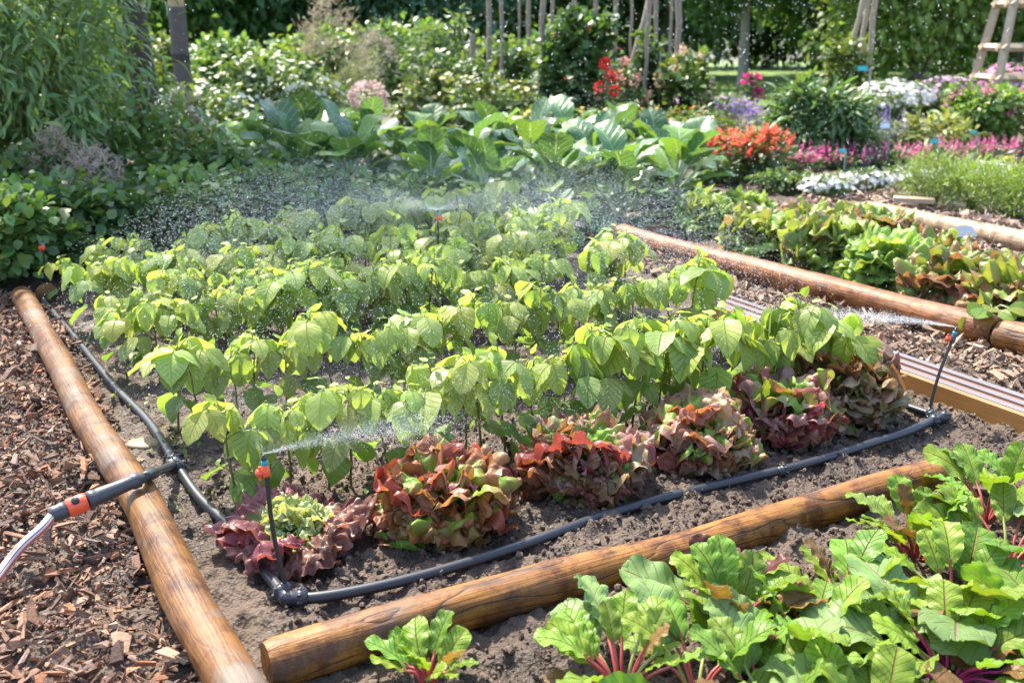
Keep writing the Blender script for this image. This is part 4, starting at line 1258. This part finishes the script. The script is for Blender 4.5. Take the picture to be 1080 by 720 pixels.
for x_, z in ((-.06, .50), (.035, .60), (-.02, .70), (.07, .47)):
    d = sph(90, r); scatter(fl, TM['petal'], d * .032 + [x_, 0, z], d, sph(90, r), r.uniform(.018, .032, 90), vary((.62, .03, .03), 90))
    tube(mb2_ := MB(), [[0, 0, .15], [x_ * .6, 0, z * .7], [x_, 0, z]], .004, 5, (.12, .19, .06)); mb2_.build('stalk', M['stem'], t)
fl.build('blooms', M['petal'], t)

bush('climbing_plant', 'thin climbing plant on the dark upright stake', 'vine', atd(684, 10.3), (.20, .2, .50), 900, 'round', .08, (.13, .22, .06), 497, stems=6)
bush('climbing_plant', 'loose climbing plant on the left trellis stakes', 'vine', atd(538, 11.0), (.24, .2, .46), 900, 'round', .08, (.14, .22, .07), 498, stems=6)
bush('climbing_plant', 'pale loose climbing plant behind the orange flowers at the top centre', 'vine', atd(470, 12.5), (.40, .3, .60), 1500, 'oval', .09, (.16, .24, .09), 499, stems=8)
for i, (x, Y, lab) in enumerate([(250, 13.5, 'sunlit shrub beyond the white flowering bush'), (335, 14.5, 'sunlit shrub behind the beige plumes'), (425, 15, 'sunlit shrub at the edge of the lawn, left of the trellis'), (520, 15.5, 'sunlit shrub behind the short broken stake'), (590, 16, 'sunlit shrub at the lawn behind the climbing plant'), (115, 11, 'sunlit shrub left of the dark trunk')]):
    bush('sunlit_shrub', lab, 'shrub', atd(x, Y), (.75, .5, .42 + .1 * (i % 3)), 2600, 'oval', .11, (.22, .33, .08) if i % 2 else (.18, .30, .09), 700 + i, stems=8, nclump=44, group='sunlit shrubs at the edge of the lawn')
# --- stakes
def stake(p, top, rad, label, col=(.34, .27, .21), name='garden_stake', cat='stake', group='thin stakes of the bean trellis'):
    p, top = np.array(p), np.array(top); mb = MB(); n = 14; r = np.random.default_rng(int(abs(p[0]) * 1000))
    pts = [(top - p) * k - np.array([0, 0, .03]) * (k == 0) + r.normal(0, .006, 3) for k in np.linspace(0, 1, n)]
    rr = rad * (1 + .12 * r.normal(size=n)); tube(mb, pts, rr, 8, col)
    return tag(mb.build(name, M['stake'], loc=p), label, cat, group)


def col_stake(x, Y, lean, rad, h, lab, **kw):
    p = atd(x, Y); return stake(p, p + np.array([lean, 0, h]), rad, lab, **kw)


col_stake(530, 10.6, -.02, .017, 2.3, 'thin upright stake left of all, above the yellow flowers')
col_stake(556, 11.4, .01, .020, 2.3, 'thin grey stake second from the left of the upright ones')
col_stake(570, 10.2, .03, .024, 2.3, 'thickest upright stake, third from the left')
col_stake(581, 11.8, .0, .018, 2.3, 'slim stake close behind the thickest upright one')
col_stake(604, 11.0, .0, .020, 2.3, 'stake rising out of the climbing plant')
col_stake(626, 11.3, .0, .022, 2.3, 'slim stake just right of the climbing plant')
col_stake(645, 11.0, .02, .024, 2.3, 'stake beside the red dahlia bloom')
col_stake(650, 10.8, .55, .038, 2.3, 'thick slanted pale pole leaning to the right')
col_stake(677, 10.0, .05, .022, 2.3, 'dark upright stake right of the slanted pale pole')
col_stake(690, 11.2, -.05, .022, 2.3, 'slim upright stake beside the dark one')
col_stake(713, 11.6, -.05, .032, 2.3, 'stout stake at the right end of the trellis')
col_stake(499, 11.0, .0, .030, .95, 'short broken stake left of the trellis')
col_stake(516, 11.2, .01, .028, 2.3, 'brown stake left of the trellis beside the short one')
col_stake(547, 12.2, .02, .014, 2.3, 'very slim stake behind the left trellis stakes')
col_stake(664, 12.0, -.03, .016, 2.3, 'very slim stake crossing behind the slanted pale pole')
col_stake(702, 10.9, .03, .016, 2.3, 'very slim stake left of the stout end stake')
for i, (x, Y, lean, lab) in enumerate([(882, 12.5, .35, 'left leg pole of the vine covered tripod'), (912, 12.5, -.02, 'right leg pole of the vine covered tripod'), (897, 12.9, .16, 'rear leg pole of the vine covered tripod')]):
    col_stake(x, Y, lean, .035, 2.4, lab, col=(.42, .34, .25), name='tripod_pole', cat='pole', group='poles of the vine covered tripod')
bush('climbing_vine', 'yellow green vine climbing the left tripod pole', 'vine', atd(889, 12.3), (.26, .22, .48), 1600, 'oval', .08, (.19, .26, .06), 490, stems=6)
# --- posts and tree trunk at top left
def tree(label, base, h, tr, crownz, crad, n, lsize, col, seed, lean=(0, 0), barkcol=(.20, .17, .14), group='trees behind the garden', nclump=60, mat='treeleaf', nlimb=7):
    r = np.random.default_rng(seed)
    t = thing('tree', label, 'tree', base, 0, group)
    tk = MB(); cz = np.array([lean[0], lean[1], crownz])
    top = np.array([lean[0] * .8, lean[1] * .8, crownz + crad[2] * .3])
    tube(tk, spline([np.array([0, 0, -.1]), top * .4 + np.append(r.normal(0, .06, 2), 0), top], 14), np.interp(np.linspace(0, 1, 14), [0, .08, 1], [tr * 1.35, tr, tr * .45]), 12, barkcol)
    q, out = clump_points(r, n, crad, nclump, .22, .55)
    for k in range(nlimb):
        e = q[r.integers(0, n)] * .85 + cz; s = top * r.uniform(.35, .8)
        tube(tk, spline([s, (s + e) / 2 + np.array([0, 0, .15]), e], 8), np.linspace(tr * .4, tr * .08, 8), 7, barkcol, caps=False)
    tk.build('trunk', M['bark'], t)
    P = q + cz
    D = norm(out * .5 + r.normal(0, .6, (n, 3)) + np.array([0, 0, -.25]))
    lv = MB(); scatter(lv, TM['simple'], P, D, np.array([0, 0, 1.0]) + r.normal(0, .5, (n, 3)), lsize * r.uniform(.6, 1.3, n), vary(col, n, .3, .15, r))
    lv.build('crown', M[mat], t)
    return t


tree('dark straight tree trunk behind the willowy shrub at the top left', atd(165, 7.6), 5, .10, 4.4, (1.4, 1.4, 1.4), 5000, .14, (.055, .11, .035), 501, barkcol=(.085, .062, .05))
t = thing('wooden_post', 'weathered post with a pale top section standing right of the dark trunk', 'post', atd(198, 10.5))
mb = MB(); tube(mb, [[0, 0, -.05], [0, 0, .6], [0, 0, 1.2]], .085, 12, (.13, .11, .10)); mb.build('post', M['stake'], t)
mb = MB(); tube(mb, [[0, 0, 1.2], [0, 0, 1.9]], .078, 12, (.52, .36, .20)); mb.build('pale_top', M['stake'], t)
mb = MB(); tube(mb, [[0, 0, .68], [0, 0, .76]], .090, 12, (.05, .045, .04)); mb.build('dark_band', M['stake'], t)
bush('flowering_plant', 'orange flower clump between the dark trunk and the post', 'plant', atd(180, 11.5), (.3, .25, .45), 1200, 'oval', .09, (.16, .24, .05), 495, flowers=dict(n=18, size=.11, col=(.80, .16, .02)))

# --- right background flowers
RB = 'flowers of the right border'
def fb(lab, P, Y, rad, nleaf, leaf, ls, c, seed, **fl_):
    return bush('flowering_plant', lab, 'plant', P, rad, nleaf, leaf, ls, c, seed, flowers=fl_ or None, group=RB)


fb('orange red snapdragon clump at the end of the cabbage bed', g(758, 192), 0, (.24, .20, .15), 900, 'oval', .05, (.13, .20, .06), 510, n=55, kind='spike', size=.04, col=(.80, .15, .07), length=.08)
fb('second orange red clump, taller and right of the first', g(806, 190), 0, (.18, .18, .16), 800, 'oval', .05, (.13, .20, .06), 511, n=45, kind='spike', size=.042, col=(.80, .17, .09), length=.09)
fb('purple salvia spikes behind the orange clumps', g(775, 148), 0, (.36, .25, .14), 700, 'lance', .08, (.14, .20, .09), 512, n=58, kind='spike', size=.034, col=(.24, .13, .52), length=.17)
fb('pale pink flower drift at the left of the lawn', g(692, 132), 0, (.38, .25, .15), 600, 'oval', .06, (.16, .23, .08), 513, n=110, size=.06, col=(.70, .40, .56))
fb('lilac pink flower drift at the edge of the lawn', g(748, 132), 0, (.55, .3, .16), 800, 'oval', .06, (.16, .23, .08), 514, n=220, size=.06, col=(.64, .38, .64))
fb('tall broad leaved green bush beside the purple salvia', g(862, 170), 0, (.40, .34, .29), 2400, 'lance', .15, (.13, .23, .08), 515)
fb('violet blue salvia right of the tall green bush', g(930, 156), 0, (.38, .25, .11), 900, 'lance', .07, (.14, .20, .10), 516, n=58, kind='spike', size=.03, col=(.28, .22, .54), length=.15)
fb('large white flowering mound below the tripod', g(940, 128), 0, (.46, .4, .23), 1600, 'oval', .06, (.17, .25, .08), 517, n=340, size=.065, col=(.78, .77, .70))
fb('pale pink flowering mound right of the white one', g(1000, 128), 0, (.42, .4, .25), 1500, 'oval', .065, (.17, .26, .08), 518, n=130, size=.075, col=(.74, .46, .60))
fb('bushy rose with a few pink blooms near the wooden frame', g(1040, 153), 0, (.38, .35, .28), 2400, 'oval', .075, (.16, .26, .06), 519, n=16, kind='head', size=.085, col=(.74, .26, .40))
fb('lilac phlox at the right border', g(1083, 131), 0, (.28, .28, .27), 900, 'oval', .07, (.16, .25, .07), 520, n=90, size=.07, col=(.64, .34, .62))
fb('yellow green hosta like plant below the rose bush', g(988, 158), 0, (.32, .25, .14), 800, 'lance', .14, (.28, .31, .09), 521)
for i, (x, y, lab) in enumerate([(838, 180, 'magenta spike flowers next to the orange clump'), (888, 178, 'magenta spike flowers below the tall green bush'), (938, 176, 'magenta spike flowers in the middle of their row'), (990, 173, 'magenta spike flowers beside the yellow green plant'), (1040, 171, 'magenta spike flowers near the right border'), (1088, 169, 'last magenta spike flowers leaving the picture')]):
    fb(lab, g(x, y), 0, (.20, .13, .055), 420, 'oval', .042, (.14, .22, .07), 525 + i, n=26, kind='spike', size=.034, col=(.70, .16, .38), length=.11)
for i, (x, y, lab) in enumerate([(870, 209, 'white flower cushion at the left end of the white row'), (910, 204, 'white flower cushion second in the white row'), (952, 200, 'white flower cushion in the middle of the white row'), (996, 196, 'white flower cushion behind the clipped edging'), (1042, 192, 'white flower cushion at the right end of the white row')]):
    fb(lab, g(x, y), 0, (.17, .14, .07), 600, 'oval', .03, (.12, .19, .06), 535 + i, n=120, size=.036, col=(.80, .80, .76))
CE = [(985, 217, 'clipped light green edging plant behind the left of the pale log'), (1026, 222, 'clipped light green edging plant in the middle of the hedge'), (1070, 229, 'clipped light green edging plant near the right border'), (1114, 237, 'last clipped edging plant at the right border')]
for i, (x, Y, lab) in enumerate(CE):
    bush('edging_plant', lab, 'plant', g(x, Y), (.20, .22, .15), 3000, 'narrow', .042, (.24, .34, .08), 545 + i, nclump=70, droop=-.5, stems=6, group='clipped green edging plants', spread=.4)
bush('flowering_plant', 'small yellow flowered plant at the right border', 'plant', g(1072, 182), (.16, .12, .06), 400, 'oval', .035, (.2, .26, .05), 550, flowers=dict(n=90, size=.03, col=(.80, .62, .06)), group=RB)
bush('purple_leaf_plant', 'dark purple leaved plant above the clipped edging at the right border', 'plant', g(1080, 214), (.12, .10, .15), 500, 'oval', .05, (.16, .085, .10), 551, h0=.08)
bush('leafy_plant', 'low green plant at the foot of the tall bush beside the white row', 'plant', g(832, 203), (.24, .2, .07), 800, 'oval', .05, (.10, .17, .05), 552)
bush('flowering_plant', 'single magenta flower plant in front of the pale tree trunk', 'plant', atd(790, 13.2), (.12, .1, .22), 250, 'oval', .06, (.10, .16, .05), 553, flowers=dict(n=5, kind='head', size=.12, col=(.72, .05, .26)))

fb('purple flower drift left of the pale pink one', g(655, 138), 0, (.30, .22, .14), 600, 'oval', .055, (.15, .22, .08), 560, n=58, kind='spike', size=.034, col=(.40, .20, .60), length=.14)
fb('bright pink flower mound behind the rose bush', g(1062, 118), 0, (.45, .35, .30), 1100, 'oval', .065, (.16, .25, .08), 561, n=150, size=.075, col=(.76, .34, .56))
fb('lilac flower mound left of the white flowering mound', g(890, 122), 0, (.34, .3, .20), 900, 'oval', .06, (.16, .24, .08), 562, n=100, size=.06, col=(.60, .42, .70))
fb('orange flowered plant spilling between the two orange red clumps', g(783, 184), 0, (.22, .2, .14), 800, 'oval', .045, (.14, .21, .06), 563, n=50, kind='spike', size=.04, col=(.82, .24, .08), length=.07)
# --- plant tags
def plant_tag(x, Y, z, mat, w, label):
    t = thing('plant_label', label, 'plant label', atd(x, Y), 0, 'plant labels in the flower borders')
    mb = MB(); tube(mb, [[0, 0, -.02], [0, 0, z]], .006, 6, (.4, .4, .4)); mb.build('stick', M['steel'], t)
    mb = MB(); box(mb, (-w / 2, -.010, z), (w / 2, -.006, z + w * .5)); o = mb.build('plate', M[mat], t, smooth=False); o.rotation_euler = (-.35, 0, 0)
    return t


plant_tag(911, 9.6, .66, 'tealtag', .09, 'teal plant label left of the white flowering mound')
plant_tag(934, 7.7, .30, 'whitetag', .07, 'white plant label among the violet salvia')
plant_tag(986, 7.4, .22, 'tealtag', .06, 'light teal plant label below the yellow green plant')
plant_tag(889, 7.0, .20, 'tealtag', .05, 'small teal plant label below the tall green bush')
plant_tag(1027, 7.6, .27, 'tealtag', .045, 'dark teal plant label below the rose bush')
plant_tag(693, 10.0, .80, 'tealtag', .05, 'tiny turquoise plant label beside the stakes')
t = thing('label_stake', 'grey metal label stake with a tilted plate in the rear lettuce row', 'plant label', g(1010, 282))
mb = MB(); tube(mb, [[0, 0, -.03], [.006, 0, .06], [.012, .01, .14]], .007, 8); mb.build('stake', M['steel'], t)
mb = MB(); box(mb, (-.05, -.003, -.03), (.05, .003, .03)); o = mb.build('plate', M['steel'], t, smooth=False); o.location = (.012, .01, .155); o.rotation_euler = (-.9, 0, .2)

# --- wooden obelisk at the right
ob = thing('wooden_obelisk', 'pale wooden climbing frame of slanted posts and rails at the top right', 'frame', atd(1062, 11.6))
def beam(p, q, w, name):
    mb = MB(); tube(mb, [p, q], w, 4, (.50, .40, .28)); return mb.build(name, M['stake'], ob, smooth=False)
for sx in (-1, 1):
    for sy in (-1, 1):
        beam(np.array([sx * .36, sy * .36, -.05]), np.array([sx * .10, sy * .10, 2.0]), .05, 'post')
for z in (.48, .80, 1.25):
    k = .36 - .13 * z
    for a, b in (((-k - .06, -k), (k + .06, -k)), ((-k - .06, k), (k + .06, k)), ((-k, -k - .06), (-k, k + .06)), ((k, -k - .06), (k, k + .06))):
        beam(np.array([a[0], a[1] - .055 * (a[1] == b[1]) * np.sign(-a[1]) * -1, z]), np.array([b[0], b[1] - .055 * (a[1] == b[1]) * np.sign(-a[1]) * -1, z]), .04, 'rail')

# --- trees and hedges closing the view
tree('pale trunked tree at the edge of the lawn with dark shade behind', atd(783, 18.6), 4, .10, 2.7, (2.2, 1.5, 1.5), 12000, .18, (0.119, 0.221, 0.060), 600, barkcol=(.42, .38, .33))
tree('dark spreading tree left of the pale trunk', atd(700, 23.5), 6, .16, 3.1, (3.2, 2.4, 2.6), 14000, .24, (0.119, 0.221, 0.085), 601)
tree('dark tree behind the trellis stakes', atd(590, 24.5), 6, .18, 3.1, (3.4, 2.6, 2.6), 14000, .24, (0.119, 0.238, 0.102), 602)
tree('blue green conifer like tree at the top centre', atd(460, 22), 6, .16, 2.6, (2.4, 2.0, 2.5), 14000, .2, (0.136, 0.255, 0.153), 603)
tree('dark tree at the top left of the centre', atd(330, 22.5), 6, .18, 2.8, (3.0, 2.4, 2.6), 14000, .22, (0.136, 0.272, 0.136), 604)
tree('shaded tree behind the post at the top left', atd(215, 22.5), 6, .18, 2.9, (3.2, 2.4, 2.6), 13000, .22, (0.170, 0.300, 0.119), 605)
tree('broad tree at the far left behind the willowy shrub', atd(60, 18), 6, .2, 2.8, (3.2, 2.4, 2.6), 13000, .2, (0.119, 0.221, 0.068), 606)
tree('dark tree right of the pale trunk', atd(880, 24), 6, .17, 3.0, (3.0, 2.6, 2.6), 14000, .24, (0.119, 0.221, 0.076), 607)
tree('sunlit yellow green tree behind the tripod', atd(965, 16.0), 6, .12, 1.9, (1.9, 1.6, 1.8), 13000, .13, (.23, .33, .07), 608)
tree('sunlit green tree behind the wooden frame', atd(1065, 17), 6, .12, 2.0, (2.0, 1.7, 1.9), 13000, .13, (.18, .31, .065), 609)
HG = 'hedges closing the garden'
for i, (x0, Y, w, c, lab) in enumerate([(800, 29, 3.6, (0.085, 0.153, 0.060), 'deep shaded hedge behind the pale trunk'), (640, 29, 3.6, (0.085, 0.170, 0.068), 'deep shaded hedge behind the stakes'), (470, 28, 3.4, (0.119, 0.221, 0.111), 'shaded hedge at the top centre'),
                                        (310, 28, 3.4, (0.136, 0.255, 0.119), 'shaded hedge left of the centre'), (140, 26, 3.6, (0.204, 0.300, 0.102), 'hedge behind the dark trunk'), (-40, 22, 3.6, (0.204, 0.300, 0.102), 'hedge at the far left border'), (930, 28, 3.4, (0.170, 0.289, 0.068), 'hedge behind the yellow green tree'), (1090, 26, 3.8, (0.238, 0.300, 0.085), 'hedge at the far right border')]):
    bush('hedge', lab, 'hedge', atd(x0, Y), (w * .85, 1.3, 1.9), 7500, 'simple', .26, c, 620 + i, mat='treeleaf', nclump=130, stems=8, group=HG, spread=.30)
# grass blades on the lawn
mbw = MB(); r = np.random.default_rng(88); n = 14000
p = sample_poly([(-6, 13.2), (6.8, 14.8), (9, 20), (-8, 20)], n, r)
scatter(mbw, leaf_tmpl(2, 2, 1, .14, .3, .9, .6, .2), np.stack([p[:, 0], p[:, 1], np.full(n, -.022)], 1), np.stack([r.normal(0, .4, n), r.normal(0, .4, n), np.ones(n)], 1), r.normal(size=(n, 3)), r.uniform(.05, .12, n), vary((.13, .22, .035), n))
structure(mbw.build('grass', M['foliage']), 'stuff')

# ------------------------------------------------------------------ water
OCT = (np.array([[1, 0, 0], [-1, 0, 0], [0, 1, 0], [0, -1, 0], [0, 0, 1], [0, 0, -1]], float), np.zeros((6, 2)),
       np.array([[0, 2, 4], [2, 1, 4], [1, 3, 4], [3, 0, 4], [2, 0, 5], [1, 2, 5], [3, 1, 5], [0, 3, 5]]))


def drops(name, P, D, width, length, r):
    n = len(P); mb = MB()
    S = np.stack([width, length, width], 1)
    scatter(mb, OCT, P, D, sph(n, r), S, np.tile([.9, .9, .9], (n, 1)))
    return structure(mb.build(name, M['drop']), 'stuff')


def spray(name, tip, yaw0, yaw1, el0, el1, reach, n, r, wmin=.0004, wmax=.0010, conc=1.0, yaws=None):
    """ballistic droplets thrown from a nozzle"""
    yaw = r.uniform(yaw0, yaw1, n) if yaws is None else r.choice(yaws, n) + r.normal(0, .02, n)
    el = r.uniform(el0, el1, n)
    v = reach * r.uniform(.75, 1.1, n); t = r.random(n) ** conc
    D0 = np.stack([np.cos(yaw) * np.cos(el), np.sin(yaw) * np.cos(el), np.sin(el)], 1)
    s = v * t
    P = np.array(tip) + D0 * s[:, None] + r.normal(0, .02, (n, 3)) * t[:, None] - np.array([0, 0, 1.0]) * (.38 * s ** 2)[:, None]
    D = D0 - np.array([0, 0, 1.0]) * (.76 * s)[:, None]
    k = P[:, 2] > .02
    P, D, t = P[k], D[k], t[k]
    w = r.uniform(wmin, wmax, len(P)) * (.6 + .9 * t)
    drops(name, P, D, w, w * r.uniform(1.2, 5, len(P)), r)


r = np.random.default_rng(99)
spray('water_spray', S1t + np.array([0, 0, .002]), .35, 2.3, .10, .30, .85, 13000, r, .00012, .00032, conc=.9)
spray('water_spray', S1t + np.array([0, 0, .002]), .1, 2.2, .11, .14, .36, 9000, r, .0001, .00026, 1.0, yaws=[.42] * 9 + [1.95])
spray('water_spray', S2t + np.array([0, 0, .002]), 0, 6.283, .12, .42, 1.4, 15000, r, .00025, .0006, 1.1)
spray('water_spray', S2t + np.array([0, 0, .002]), 0, 6.283, .06, .24, .6, 9000, r, .0003, .0006, .8)
spray('water_spray', S2t + np.array([0, 0, .002]), 0, 6.283, .10, .50, 1.5, 90000, r, .00022, .0006, .75)
spray('water_spray', S3t + np.array([0, 0, .002]), 2.40, 2.80, .02, .10, .80, 14000, r, .0002, .0006, .9)
spray('water_spray', S5 + np.array([0, 0, .33]), 0, 6.283, .4, 1.0, 1.4, 5000, r, .0003, .0006, .8)
# drops falling and flying over the rear beds
n = 7000
P = np.stack([r.uniform(-1.3, 2.4, n), r.uniform(3.2, 7.0, n), r.uniform(.1, 1.35, n)], 1)
P = P[r.random(n) < np.clip(1.25 - P[:, 2] * .55, .2, 1)]
n = len(P); D = np.stack([r.normal(0, .5, n), r.normal(0, .3, n), -np.ones(n)], 1); w = .0005 + .0010 * r.random(n) ** 4
drops('water_drops', P, D, w, w * r.uniform(1.5, 7.0, n), r)
n = 900
P = np.stack([r.uniform(-.6, 2.2, n), r.uniform(4.0, 7.5, n), r.uniform(.85, 1.5, n)], 1)
D = np.stack([r.normal(.6, .6, n), r.normal(0, .3, n), r.normal(-.5, .6, n)], 1); w = .0007 + .0008 * r.random(n)
drops('water_drops', P, D, w, w * r.uniform(2, 7, n), r)
